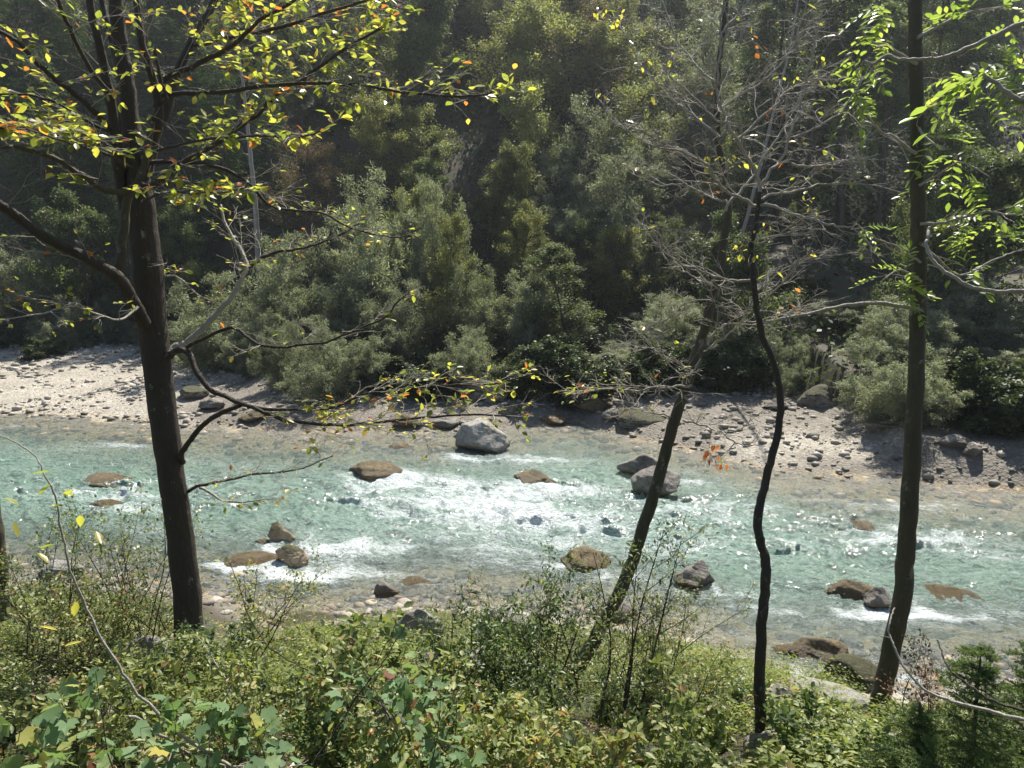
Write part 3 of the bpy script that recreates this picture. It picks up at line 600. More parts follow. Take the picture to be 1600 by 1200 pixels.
make_proto('rust', 'sparse_tree', 60, 9.0, M['rust'], M['far_bark'], None, CB, (2, 3), 9, .12, .09, .065, .5, -.3, 1, 0, .09)
make_proto('bush', 'leafy_bush', 70, 2.6, M['understory'], M['far_bark'], None, CW, (1, 2, 3), 9, .07, .10, .07, .8, -.3, 7, .5, .05)
make_proto('tall', 'slender_tree', 80, 17.0, M['green'], M['far_bark'], None, [(16, 60, .16, .55, .02, .0), (6, 50, .5, .15, .14, .02), (6, 48, .5, .1, .18, .02), (0, 0, 0, 0, .2, 0)], (2, 3), 22, .16, .14, .09, .8, -.3, 1, 0, .15)
rr = random.Random(4)
def plant(kind, x, y, h, w=None, label=None, cat='tree', group=None, v=None):
    name, datas, H, Wd = PROTO[kind][rr.randrange(len(PROTO[kind])) if v is None else v]
    z = float(T(x, y, False)); s = h / H; sx = s if w is None else w / Wd
    e = empty(name, (x, y, z - .1), label, cat, group)
    e.rotation_euler = (rr.uniform(-.04, .04), rr.uniform(-.04, .04), rr.uniform(0, 6.28)); e.scale = (sx * rr.uniform(.93, 1.07), sx * rr.uniform(.93, 1.07), s)
    for n, d in datas:
        o = bpy.data.objects.new(n, d); C.objects.link(o); o.parent = e
    return e
def at(kind, px, ytop, Y, wpx, label, cat='tree', group=None, v=None):
    t = P(px, ytop, Y); z = float(T(t[0], Y, False)); return plant(kind, t[0], Y, max(t[2] - z, 1.0), wpx * Y / F_PX, label, cat, group, v)
at('willow', 20, 368, 43, 190, 'grey-green willow bush at the far left behind the white gravel bar', 'bush')
at('willow', 130, 345, 47, 150, 'grey-green willow bush between the far left willow and the beech trunk', 'bush')
at('willow', -90, 380, 42, 200, 'grey-green willow bush cut by the left edge of the photo', 'bush')
at('willow', 200, 400, 46, 110, 'darker willow bush right behind the beech trunk', 'bush')
at('willow', 350, 430, 34.5, 210, 'low rounded willow bush at the right edge of the white gravel bar', 'bush')
at('willow', 440, 372, 36, 200, 'pale willow bush right of the low rounded willow by the gravel bar', 'bush')
at('willow', 570, 282, 37, 190, 'tall peaked willow with a bright top in the middle of the willow thicket', 'bush')
at('willow', 665, 285, 38, 130, 'narrow pale-topped willow beside the tall peaked willow', 'bush')
at('willow', 520, 430, 33.5, 170, 'low grey willow in front of the tall peaked willow', 'bush')
at('willow', 640, 440, 33.5, 160, 'dense grey willow behind the big mossy boulder', 'bush')
at('willow', 730, 410, 34, 150, 'low round willow right of the narrow pale-topped willow', 'bush')
at('willow', 845, 415, 34, 170, 'pale round willow at the right end of the thicket', 'bush')
at('willow', 960, 535, 30.5, 120, 'small feathery willow low behind the leaning trunk', 'bush')
at('willow', 1050, 455, 33, 170, 'dark willow between the leaning trunk and the bent trunk', 'bush')
at('willow', 1310, 470, 31, 150, 'shaded willow above the round mossy boulder', 'bush')
at('willow', 1405, 480, 26.5, 140, 'low sunlit willow just left of the right trunk at the gravel edge', 'bush')
at('willow', 1500, 440, 27, 200, 'broad sunlit willow right of the right trunk', 'bush')
at('willow', 1600, 520, 25.5, 170, 'dark willow at the right edge behind the gravel', 'bush')
at('willow', 1700, 430, 28, 200, 'willow just beyond the right edge of the photo', 'bush')
at('bush', 62, 530, 38, 60, 'small dark bush sitting on the white gravel bar at the far left', 'bush')
at('bush', 1185, 560, 33, 90, 'bright green bush at the head of the side channel', 'bush')
at('bush', 1120, 500, 34, 110, 'leafy bush behind the leaning trunk', 'bush')
at('bush', 1240, 520, 34, 90, 'dark leafy bush left of the round mossy boulder', 'bush')
at('bush', 780, 530, 33, 110, 'dark bush under the pale round willow', 'bush')
at('bush', 890, 540, 33, 110, 'dark bush over the pebbles right of the pale round willow', 'bush')
at('pale', 665, 158, 46, 105, 'upright bright green broadleaf tree above the peaked willow')
at('green', 545, 150, 52, 120, 'dull green broadleaf tree left of the upright bright green one')
at('pale', 850, 118, 45, 120, 'yellowish broadleaf tree in the middle of the slope')
at('willow', 950, 165, 44, 190, 'tall grey-green willow right of the yellowish broadleaf tree', 'bush')
at('willow', 960, 250, 40, 170, 'lower grey-green willow below the tall grey-green willow', 'bush')
at('rust', 905, 25, 56, 150, 'rust brown half bare tree near the top centre')
at('rust', 480, 210, 44, 130, 'thin brownish tree above the willow thicket', v=0)
at('olive', 760, 250, 42, 110, 'brownish olive tree right of the upright bright green tree')
at('olive', 800, 330, 38, 110, 'low olive tree behind the pale round willow')
at('pale', 980, 40, 52, 150, 'green broadleaf tree right of the rust brown tree')
at('willow', 1090, 20, 50, 190, 'tall pale green willow at the top right of centre', 'bush')
at('slim', 1010, 330, 38, 90, 'slim dark tree behind the leaning trunk')
at('olive', 930, 350, 37, 120, 'olive tree with yellow patches above the dark bush')
at('green', 1210, 100, 50, 140, 'green tree behind the bare crowns')
at('spruce', 690, -30, 62, 120, 'tall spruce at the top left of centre')
at('spruce', 740, 60, 56, 110, 'spruce beside the tall spruce near the top')
at('slim', 630, 60, 58, 110, 'slim green tree at the upper left of centre')
at('green', 1500, 300, 34, 170, 'dark green tree over the sunlit willow at the right')
at('slim', 1560, 120, 42, 150, 'leafy tree at the upper right edge')
at('bush', 1130, 350, 36, 100, 'glossy light green bush behind the leaning trunk crown', 'bush')
at('bush', 560, 500, 34, 100, 'dark bush at the foot of the willow thicket', 'bush')
for i, (px, yt, Yd) in enumerate([(1275, -40, 42), (1318, -60, 44), (1345, -30, 40), (1380, -60, 46), (1400, 0, 41), (1215, -40, 45), (1470, -50, 44), (1530, -40, 47)]):
    at('tall', px, yt, Yd, 105, f'{["first","second","third","fourth","fifth","sixth","seventh","eighth"][[0,1,2,3,4,5,6,7].index(sorted(range(8), key=lambda q: [1275,1318,1345,1380,1400,1215,1470,1530][q]).index(i))]} from the left of the slender dark trunks on the right slope', 'tree', 'slender trees on the right slope')
at('green', 1160, 330, 31, 150, 'tall leafy tree shading the gravel between the leaning and the bent trunk')
at('slim', 1460, 150, 30, 150, 'dark leafy tree rising right behind the ash trunk')
at('green', 1570, 190, 30.5, 190, 'dark leafy tree nearest the right edge of the far bank')
at('green', 1700, 120, 29, 200, 'dark leafy tree beyond the right edge of the far bank')
at('olive', 700, 330, 33.5, 110, 'small olive tree among the willows above the big mossy boulder')
at('slim', 890, 380, 32.5, 120, 'small dark tree leaning over the far pebbles')
for i, (px, yt, Yd, w_) in enumerate([(40, 60, 50, 130), (110, 0, 54, 130), (180, 100, 50, 120), (260, 20, 55, 130), (330, 90, 50, 120), (410, 10, 56, 130)]):
    at('spruce', px, yt, Yd, w_, f'{["first", "second", "third", "fourth", "fifth", "sixth"][i]} from the left of the tall dark spruces behind the beech', 'tree', 'tall dark spruces behind the beech')
# the rest of the wood, row by row up the slope
ORD = ['first', 'second', 'third', 'fourth', 'fifth', 'sixth', 'seventh', 'eighth', 'ninth', 'tenth', 'eleventh', 'twelfth', 'thirteenth', 'fourteenth', 'fifteenth', 'sixteenth', 'seventeenth', 'eighteenth', 'nineteenth', 'twentieth', 'twenty-first', 'twenty-second', 'twenty-third', 'twenty-fourth', 'twenty-fifth', 'twenty-sixth', 'twenty-seventh', 'twenty-eighth']
KN = {'pale': 'pale yellow-green trees', 'spruce': 'dark spruces', 'green': 'green broadleaf trees', 'olive': 'olive green trees', 'slim': 'slim leafy trees', 'rust': 'rusty half bare trees', 'willow': 'grey-green bushy trees', 'tall': 'tall thin trees'}
rows = [(39, 4.5, 'at the foot of the slope', 5.0), (44, 6.8, 'on the lower slope', 3.4), (50, 8, 'on the middle slope', 3.5), (57, 9, 'high on the slope', 3.8), (65, 10, 'on the upper slope', 4.2), (74, 11, 'on the highest slope', 4.8), (86, 12, 'along the top of the slope', 5.5)]
for Yr, H, where, step in rows:
    items = []
    x = -Yr * .78
    while x < Yr * .78:
        y = Yr + rr.uniform(-2.3, 2.3); px = 800 + F_PX * x / (y * 1.0)
        wts = {'spruce': 5.0 if px < 420 else 3.2 if (px < 480 or 640 < px < 780 or px > 1150) else .6, 'green': 2, 'olive': 1.6 if 380 < px < 1150 else .5, 'slim': 2, 'rust': 1.0 if 300 < px < 1100 else .2, 'pale': 3.5 if 780 < px < 1260 else (.9 if 500 < px < 780 else 0.1), 'willow': 1.0 if 850 < px < 1200 else .2}  # pale kind favoured at upper centre, its colour painting sunlight there
        kd = rr.choices(list(wts), list(wts.values()))[0]
        if y > float(hillf(x)) + 2.0: items.append((x, y, kd))
        x += step * rr.uniform(.75, 1.3)
    cnt = {}
    for x, y, kd in items:
        n = cnt.get(kd, 0); cnt[kd] = n + 1
        h = H * rr.uniform(.75, 1.2) * {'spruce': 1.35, 'willow': .55}.get(kd, 1); o_ = ORD[n] if n < 28 else 'last'
        plant(kd, x, y, h, None, f'{o_} from the left among the {KN[kd]} {where}', 'tree', f'{KN[kd]} {where}')


# low growth along the foot of the slope
gi = 0
xb = -32.0
names = []
while xb < 26:
    yb = float(hillf(xb)) + rr.uniform(.6, 2.2) - (1.6 if -9 < xb < 7 else 0)
    names.append((xb, yb, rr.random() < .45)); xb += rr.uniform(1.3, 2.1)
cw = cb = 0
for xb, yb, wl in names:
    if wl: plant('willow', xb, yb, rr.uniform(1.6, 2.8), rr.uniform(2.4, 3.6), f'{ORD[min(cw, 27)]} from the left of the low grey bushes edging the far gravel', 'bush', 'low grey bushes at the foot of the slope'); cw += 1
    else: plant('bush', xb, yb, rr.uniform(1.0, 2.2), rr.uniform(2.0, 3.4), f'{ORD[min(cb, 27)]} from the left of the low green bushes edging the far gravel', 'bush', 'low green bushes at the foot of the slope'); cb += 1
rng = np.random.default_rng(77)
n = 260000; x = rng.uniform(-82, 82, n); y = 23 + 75 * rng.uniform(0, 1, n) ** 1.2; k = (y > hillf(x) + .3) & (abs(x) < y * .8) & (fbm(x * .6, y * .6, 3, 500) + rng.normal(0, .08, n) > .42)
x, y = x[k], y[k]; n = len(x); hgt_ = rng.uniform(0, 1, n) ** 1.5 * (.3 + 1.3 * fbm(x * .8, y * .8, 2, 510))
lf = Leaves(); lf.add(lf_quad(), np.stack([x, y, T(x, y) + hgt_], -1), rdir(rng, n) + np.array((0, -.2, -.2)), rdir(rng, n) * .7 + np.array((0, 0, 1)), rng.uniform(.12, .28, n) * (1 + y / 90), rng.uniform(.06, .16, n) * (1 + y / 90), rng.uniform(0, 1, n))
tag(lf.build('forest_undergrowth', M['understory']), kind='stuff', label='low dark green growth covering the forest floor')

# ------------------------------------------------------------------ trees of the near bank
def pathY(L, Y0, Y1=None):
    """pixel polyline with its depth running from Y0 to Y1"""
    Y1 = Y0 if Y1 is None else Y1; n = len(L)
    return np.array([P(q[0], q[1], q[2] if len(q) > 2 else Y0 + (Y1 - Y0) * i / (n - 1)) for i, q in enumerate(L)])
class Tree:
    def __init__(s, name, label, cat, base, bark, twigm, leafm, seed, group=None):
        s.e = empty(name, base, label, cat, group); s.b = np.array(base); s.rng = np.random.default_rng(seed)
        s.bark, s.tw, s.lm = bark, twigm, leafm; s.lf = Leaves(); s.twigs = Tubes(); s.ash = False; s.nodes = []
    def limb(s, pts, w0, w1, name='branch', sides=8, wob=.004, n=None, mat=None, rough=.03):
        """w0, w1: radii in metres"""
        n = n or max(8, int(len(pts) * 5)); q = resample(pts, n, wob, s.rng); t = Tubes()
        rad = w0 + (w1 - w0) * np.linspace(0, 1, n) ** .8
        t.add(q - s.b, rad, sides, rough, s.rng); t.build(name, mat or s.bark, s.e); s.nodes.append(q); return q, rad
    def connect(s, p, r=.0022):
        N = np.vstack(s.nodes); i = int(np.argmin(((N - p) ** 2).sum(1) + 2 * np.clip(N[:, 2] - p[2] - .3, 0, 9))); a = N[i]
        mid = (a + p) / 2 + s.rng.normal(0, .05, 3); q = resample(np.array([a, mid, p]), 8, .006, s.rng); s.twigs.add(q - s.b, r * np.linspace(1.6, .7, 8), 4); s.nodes.append(q[2:])
    def leaf(s, p, d, n, L, droop, tint=None, flat=1.0):
        rng = s.rng; dd = d[None] * .7 + rng.normal(0, .55, (n, 3)) * np.array((1, 1, .45)) + np.array((0, 0, -droop))
        u = rng.normal(0, .38, (n, 3)) + np.array((0, 0, flat)); l = L * rng.uniform(.65, 1.25, n)
        s.lf.add(lf_oval(), p - s.b, dd, u, l, l * rng.uniform(.6, .85, n), rng.uniform(0, 1, n) if tint is None else tint)
    def sprays(s, q, rad, step, L, lf, llen=.065, t0=.15, sub=3, flatness=.55, droop=.15, r=.004, ups=.15, lvl=0, fwd=.7):
        """twigs along a limb q, lf leaves per twig"""
        rng = s.rng; seg = np.linalg.norm(np.diff(q, axis=0), axis=1); cum = np.concatenate([[0], np.cumsum(seg)]); tot = cum[-1]
        a = t0 * tot; sg = 1
        while a < tot:
            i = min(np.searchsorted(cum, a) - 1, len(q) - 2); i = max(i, 0); f = (a - cum[i]) / (seg[i] + 1e-9)
            b = q[i] * (1 - f) + q[i + 1] * f; tg = (q[i + 1] - q[i]) / (seg[i] + 1e-9)
            sd_ = np.cross(tg, (0, 0, 1)); sd_ /= np.linalg.norm(sd_) + 1e-6
            if abs(tg[2]) > .85: an = rng.uniform(0, 6.28); sd_ = np.array((math.cos(an), math.sin(an), 0))
            d = tg * fwd * rng.uniform(.6, 1.2) + sd_ * sg * rng.uniform(.5, 1.1) + rng.normal(0, .3, 3) * np.array((1, 1, 1 - flatness)) + np.array((0, 0, ups)); d /= np.linalg.norm(d)
            l = L * rng.uniform(.5, 1.3) * (1 - .45 * a / tot); s.twig(b, d, l, min(r, rad[i] * .7), lf, llen, sub, flatness, droop, lvl)
            sg = -sg; a += step * rng.uniform(.5, 1.5)
    def twig(s, b, d, l, r, lf, llen, sub, flatness, droop, lvl=0):
        rng = s.rng; n = 5; pts = [b]; dd = d.copy()
        for k in range(n): dd = dd + rng.normal(0, .2, 3) * np.array((1, 1, 1 - flatness * .7)); dd /= np.linalg.norm(dd); pts.append(pts[-1] + dd * l / n)
        pts = np.array(pts); s.twigs.add(pts - s.b, r * np.linspace(1, .4, n + 1), 4 if lvl == 0 else 3)
        if lvl == 0: s.nodes.append(pts[2:4])
        k = rng.poisson(lf)
        if k:
            if s.ash: s.ashleaf(pts[-1], dd, llen, k)
            else:
                q = rng.uniform(.25, 1, k) * n; i = np.minimum(q.astype(int), n - 1); f = (q - i)[:, None]
                s.leaf(pts[i] * (1 - f) + pts[i + 1] * f, dd, k, llen, droop)
        if lvl < 2:
            for j in range(sub):
                i = rng.integers(1, n); tg = pts[i + 1] - pts[i]; tg /= np.linalg.norm(tg); sd_ = np.cross(tg, (0, 0, 1)) + rng.normal(0, .35, 3); sd_ /= np.linalg.norm(sd_)
                d2 = tg * .75 + sd_ * rng.choice((-1, 1)) * rng.uniform(.5, 1); d2 /= np.linalg.norm(d2)
                s.twig(pts[i], d2, l * rng.uniform(.35, .6), r * .6, lf * .7, llen, max(sub - 2, 0), flatness, droop, lvl + 1)
    def ashleaf(s, p, d, L, k=1, tint=None):
        """pinnate leaves: leaflets in pairs along a stalk"""
        rng = s.rng
        for _ in range(k):
            dd = d + rng.normal(0, .6, 3) * np.array((1, 1, .5)) + np.array((0, 0, -.15)); dd /= np.linalg.norm(dd); l = L * rng.uniform(.7, 1.3); m_ = 5
            t = np.linspace(0, 1, 7)[:, None]; pts = p + dd * l * t + np.array((0, 0, -.3)) * l * t * t
            s.twigs.add(pts - s.b, .0016, 3); up = np.array((0, 0, 1)) + rng.normal(0, .45, 3); sd_ = np.cross(dd, up); sd_ /= np.linalg.norm(sd_)
            P_, D_ = [], []
            for j in range(1, m_ + 1):
                for sg in (-1, 1): P_.append(pts[j]); D_.append(sd_ * sg + dd * .55)
            P_.append(pts[-1]); D_.append(dd); n = len(P_); ll = l * .30 * rng.uniform(.8, 1.15, n)
            s.lf.add(lf_oval(), np.array(P_) - s.b, np.array(D_) + rng.normal(0, .12, (n, 3)), np.array([up] * n) + rng.normal(0, .2, (n, 3)), ll, ll * .55, np.clip(rng.normal(.5, .25, n), 0, 1))
    def done(s):
        if s.twigs.n: s.twigs.build('twigs', s.tw, s.e)
        if s.lf.n: s.lf.build('foliage', s.lm, s.e, smooth=False)
PX = 1 / F_PX
# --- the beech on the left
YB = 7.4
base = P(299, 1050, YB); base[2] = float(T(base[0], base[1])) - .1
bt = Tree('beech_tree', 'big dark smooth-barked beech with yellow and orange leaves on the left of the near bank', 'tree', base, M['bark_beech'], M['twig'], M['beech_leaf'], 1)
tr = [(303, 1075), (300, 1040), (296, 960), (288, 880), (278, 800), (266, 720), (254, 630), (243, 550), (234, 470), (227, 400), (220, 330), (213, 270), (206, 215), (199, 150), (190, 90), (182, 30), (176, -60), (168, -200)]
q = resample(pathY(tr, YB), 80, .003, bt.rng)
hw = np.interp(np.linspace(0, 1, 80), [0, .05, .15, .3, .5, .6, .66, .75, .9, 1], [40, 26, 22, 20.5, 23, 21, 15, 12.5, 10, 5]) * YB * PX
t = Tubes(); t.add(q - bt.b, hw, 18, .018, bt.rng); t.build('trunk', M['bark_beech'], bt.e)
def bl(L, Y0, Y1, w0, w1, **k): return bt.limb(pathY(L, Y0, Y1), w0 * YB * PX / 2, w1 * YB * PX / 2, **k)
def bs(qr, step, L, lf, **k): bt.sprays(qr[0], qr[1], step * 1.0, L * 1.45, lf * .21 if lf > 4 else lf * .6, llen=.083 if lf > 4 else .062, **{'r': .0045, 'sub': 4, **k})
a = bl([(196, 330), (185, 260), (180, 215), (172, 150), (160, 100), (150, 50), (140, 0), (125, -90)], YB - .05, YB - .5, 18, 9); bs(a, .35, .6, 3, t0=.4)
a = bl([(212, 300), (195, 215), (185, 120), (172, 50), (160, -10), (150, -90)], YB + .1, YB + .4, 16, 8); bs(a, .35, .6, 3, t0=.5)
a = bl([(222, 300), (232, 240), (243, 200), (246, 160), (235, 110), (222, 60), (214, 0), (205, -80)], YB, YB - .3, 15, 8); bs(a, .3, .6, 3, t0=.5)
a = bl([(232, 270), (245, 215), (262, 165), (272, 125), (290, 85), (306, 55), (322, 28), (345, -20), (370, -90)], YB + .3, YB + .9, 16, 10); bs(a, .35, .6, 3, t0=.4)
a = bl([(240, 190), (250, 165), (262, 155), (252, 120), (242, 75)], YB - .1, YB - .3, 7, 4)
# the big left limb and the stem that rises from it
a = bl([(226, 505), (218, 485), (200, 455), (180, 430), (150, 410), (110, 388), (70, 367), (30, 340), (0, 318), (-60, 280)], YB - .2, YB - 1.2, 21, 11); bs(a, .30, .55, 1.2, t0=.35)
a = bl([(183, 432), (194, 400), (197, 370), (201, 335), (207, 305), (222, 280), (232, 240), (238, 190)], YB - .35, YB - .3, 17, 8, mat=M['bark_moss'])
a = bl([(213, 290), (238, 292), (262, 276), (275, 260), (300, 245), (350, 214), (400, 180), (430, 150), (475, 118), (515, 92), (570, 58), (620, 30)], YB - .35, YB + .3, 13, 4); bs(a, .11, .50, 7.5, t0=.16)
a = bl([(243, 170), (247, 157), (262, 149), (320, 145), (350, 143), (400, 138), (450, 134), (510, 132), (580, 138), (640, 147), (700, 152), (745, 150), (775, 140)], YB + .1, YB - .6, 9, 2.5); bs(a, .13, .5, 5.5, t0=.2)
a = bl([(240, 135), (270, 118), (310, 100), (345, 80), (372, 62), (400, 35), (440, 12), (480, -20)], YB, YB - .7, 10, 4); bs(a, .11, .5, 8, t0=.12)
a = bl([(300, 70), (350, 60), (410, 50), (480, 30), (550, 8), (620, -10)], YB + .6, YB + .2, 9, 3); bs(a, .10, .55, 8, t0=.1)
a = bl([(204, 298), (190, 303), (165, 300), (145, 288), (118, 272), (85, 252), (50, 240), (10, 232), (-50, 225)], YB - .25, YB - 1.3, 11, 5, mat=M['bark_moss']); bs(a, .15, .5, 5.5, t0=.15)
a = bl([(180, 210), (158, 188), (135, 163), (108, 140), (85, 120), (60, 95), (35, 70), (0, 50), (-50, 30)], YB - .2, YB - 1.4, 9, 4); bs(a, .14, .5, 5.5, t0=.1)
a = bl([(178, 150), (150, 120), (118, 60), (95, 10), (80, -40)], YB - .3, YB - 1.2, 7, 4); bs(a, .16, .5, 4.5, t0=.2)
a = bl([(196, 215), (150, 195), (100, 165), (50, 150), (0, 148), (-40, 150)], YB + .2, YB - .6, 6, 2.5); bs(a, .14, .45, 5.5, t0=.2)
a = bl([(212, 255), (160, 225), (110, 205), (60, 205), (10, 190)], YB - .2, YB - 1.5, 5, 2.5); bs(a, .12, .4, 7, t0=.3)
a = bl([(218, 240), (270, 228), (330, 216), (400, 212), (470, 214), (500, 205)], YB - .3, YB - 1.6, 5, 2); bs(a, .12, .30, 6.5, t0=.15)
a = bl([(222, 315), (262, 300), (310, 302), (350, 298), (385, 292)], YB - .3, YB - 1.8, 4, 2); bs(a, .11, .24, 6, t0=.2)
a = bl([(205, 262), (150, 235), (100, 222), (50, 205), (0, 200)], YB - .4, YB - 2.4, 5, 2); bs(a, .11, .30, 6.5, t0=.2)
a = bl([(232, 255), (290, 252), (345, 262), (378, 280), (400, 300), (420, 318), (450, 325), (500, 332), (540, 350), (590, 366), (630, 370), (660, 355)], YB - .2, YB + .5, 7, 2); bs(a, .16, .40, 1.3, t0=.3)
a = bl([(262, 560), (272, 548), (290, 538), (315, 510), (342, 480), (362, 455), (378, 430), (385, 412), (375, 388), (362, 365), (352, 345), (345, 320)], YB, YB + .8, 14, 4, mat=M['twig']); bs(a, .12, .40, .8, t0=.45, ups=.4)
a = bl([(376, 436), (395, 412), (418, 398), (445, 392), (480, 388), (505, 380), (535, 365), (560, 350)], YB + .5, YB + 1.0, 8, 2.5); bs(a, .13, .38, 1.0, t0=.1)
a = bl([(262, 552), (285, 545), (310, 532), (362, 510), (385, 525), (410, 540), (450, 543), (505, 538), (550, 520), (600, 495), (622, 468), (640, 455)], YB, YB - .8, 7, 2); bs(a, .17, .40, .5, t0=.3)
a = bl([(262, 560), (278, 546), (296, 552), (306, 575), (325, 602), (350, 617), (380, 630), (415, 645), (450, 657), (500, 662), (560, 662), (620, 657), (685, 650), (740, 648), (790, 650)], YB - .05, YB - 1.0, 11, 2.5); bs(a, .11, .45, 2.0, t0=.4, flatness=.4)
a = bl([(378, 632), (420, 637), (470, 636), (520, 632), (570, 613), (620, 606), (690, 600), (760, 600), (830, 585)], YB - .4, YB - .9, 6, 2); bs(a, .12, .42, 2.2, t0=.2, flatness=.3)
a = bl([(286, 722), (287, 705), (300, 685), (322, 662), (348, 645), (376, 633)], YB, YB - .4, 10, 7)
a = bl([(294, 768), (306, 758), (335, 752), (360, 745), (395, 739), (440, 735), (480, 728), (520, 712)], YB, YB - .7, 6, 1.5); bs(a, .12, .32, .2, t0=.3)
a = bl([(306, 758), (328, 766), (345, 778), (375, 783), (400, 781), (445, 778)], YB - .05, YB - .4, 5, 1.5, mat=M['twig']); bs(a, .12, .25, 1.0, t0=.4)
a = bl([(215, 480), (190, 500), (150, 492), (110, 478), (60, 490), (0, 500)], YB - .4, YB - 1.5, 4, 1.5, mat=M['twig']); bs(a, .12, .35, 2.0, t0=.2)
a = bl([(220, 445), (270, 430), (300, 455), (330, 470), (350, 465)], YB + .1, YB + .5, 4, 1.5, mat=M['twig']); bs(a, .13, .3, .8, t0=.2)
bt.done()
# a bunch of brown dead leaves caught in the beech and small herbs up the trunk
# --- the leaning trunk with a bare crown
YL = 6.6; base = P(870, 1098, YL); base[2] = float(T(base[0], base[1])) - .12
lt = Tree('leaning_tree', 'thin leaning trunk with a nearly bare crown of fine twigs right of the centre', 'tree', base, M['bark_moss'], M['twig'], M['beech_leaf'], 2)
def ll(L, Y0, Y1, w0, w1, T_=lt, **k): return T_.limb(pathY(L, Y0, Y1), w0 * YL * PX / 2, w1 * YL * PX / 2, **k)
q, rd = ll([(862, 1125), (875, 1090), (905, 1045), (935, 1000), (955, 965), (978, 925), (1000, 868), (1022, 790), (1040, 722), (1060, 650), (1078, 600), (1092, 550), (1106, 500), (1118, 450), (1128, 400), (1135, 345), (1136, 300), (1130, 250), (1122, 200), (1120, 140), (1126, 70), (1134, 0), (1138, -80)], YL, YL + .5, 29, 6, name='trunk', sides=14, rough=.03)
kw = dict(flatness=.15, ups=.25, r=.0052)
for L, y1, w0, lfn in [([(1130, 300), (1100, 262), (1062, 240), (1030, 228), (1000, 210), (975, 192), (952, 184)], 6.3, 7, .15), ([(1124, 215), (1085, 180), (1050, 152), (1015, 120), (988, 88), (965, 40), (945, -20)], 7.4, 7, .35), ([(1124, 130), (1090, 100), (1060, 60), (1040, 10), (1020, -50)], 7.5, 6, .1),
                       ([(1136, 320), (1095, 305), (1060, 290), (1020, 290), (985, 270)], 7.3, 5, .1), ([(1120, 450), (1085, 432), (1060, 420), (1035, 395), (1022, 360)], 6.5, 5, .1), ([(1080, 602), (1045, 603), (1000, 602), (960, 603), (915, 603), (872, 612)], 6.4, 7, .4), ([(1106, 540), (1125, 517), (1160, 507), (1200, 503), (1235, 495), (1270, 487)], 6.7, 7, .1),
                       ([(1068, 657), (1095, 662), (1120, 675), (1150, 690), (1185, 695)], 6.2, 6, .1), ([(1105, 545), (1135, 525), (1150, 512), (1175, 470), (1200, 440), (1235, 410), (1275, 395)], 6.3, 5, .1), ([(1134, 330), (1160, 290), (1190, 250), (1220, 200), (1245, 150), (1262, 100), (1280, 30)], 7.3, 7, .2), ([(1128, 60), (1160, 20), (1190, -30)], 7.2, 5, .1), ([(1112, 470), (1075, 475), (1035, 505), (1000, 520)], 7, 4, .1), ([(1060, 655), (1025, 650), (990, 640), (960, 650)], 6.9, 4, .1), ([(1122, 170), (1160, 140), (1200, 120), (1240, 60), (1260, 0)], 7.2, 6, .1), ([(1095, 560), (1070, 580), (1045, 560), (1020, 540), (990, 545)], 6.2, 4, .1)]:
    a = ll(L, YL + .2, y1, w0 * .68, 1.6, mat=M['twig'], wob=.009); lt.sprays(a[0], a[1], .105, .50, lfn * .3, sub=5, **kw)
for p_ in [P(905, 605, 6.4), P(935, 600, 6.45), P(965, 597, 6.5), P(890, 612, 6.4)]: lt.connect(p_); lt.leaf(p_ + lt.rng.normal(0, .05, (9, 3)), np.array((-1., 0, -.1)), 9, .05, .1, lt.rng.uniform(.3, .7, 9))
for px, py, n, tn in [(950, 20, 10, .7), (963, 35, 9, .75), (940, 150, 5, .8), (1003, 92, 4, .8), (1100, 250, 6, .8), (1130, 245, 7, .75), (1155, 255, 6, .8), (1150, 395, 5, .8), (1160, 400, 4, .7), (1115, 150, 2, .97), (1110, 290, 3, .97), (1100, 310, 2, .98)]:
    lt.connect(P(px, py, 6.7)); lt.leaf(P(px, py, 6.7) + lt.rng.normal(0, .045, (n, 3)), np.array((.2, 0, -.5)), n, .05, .3, np.clip(lt.rng.normal(tn, .03, n), 0, 1))
for px, py in [(1105, 705), (1108, 712), (1120, 715), (1124, 725), (1116, 698), (1128, 730)]: lt.connect(P(px, py, 6.2), .001); lt.leaf(P(px, py, 6.2) + lt.rng.normal(0, .02, (3, 3)), np.array((0, 0, -1.)), 3, .055, .8, np.full(3, 1.0), 0)
lt.done()
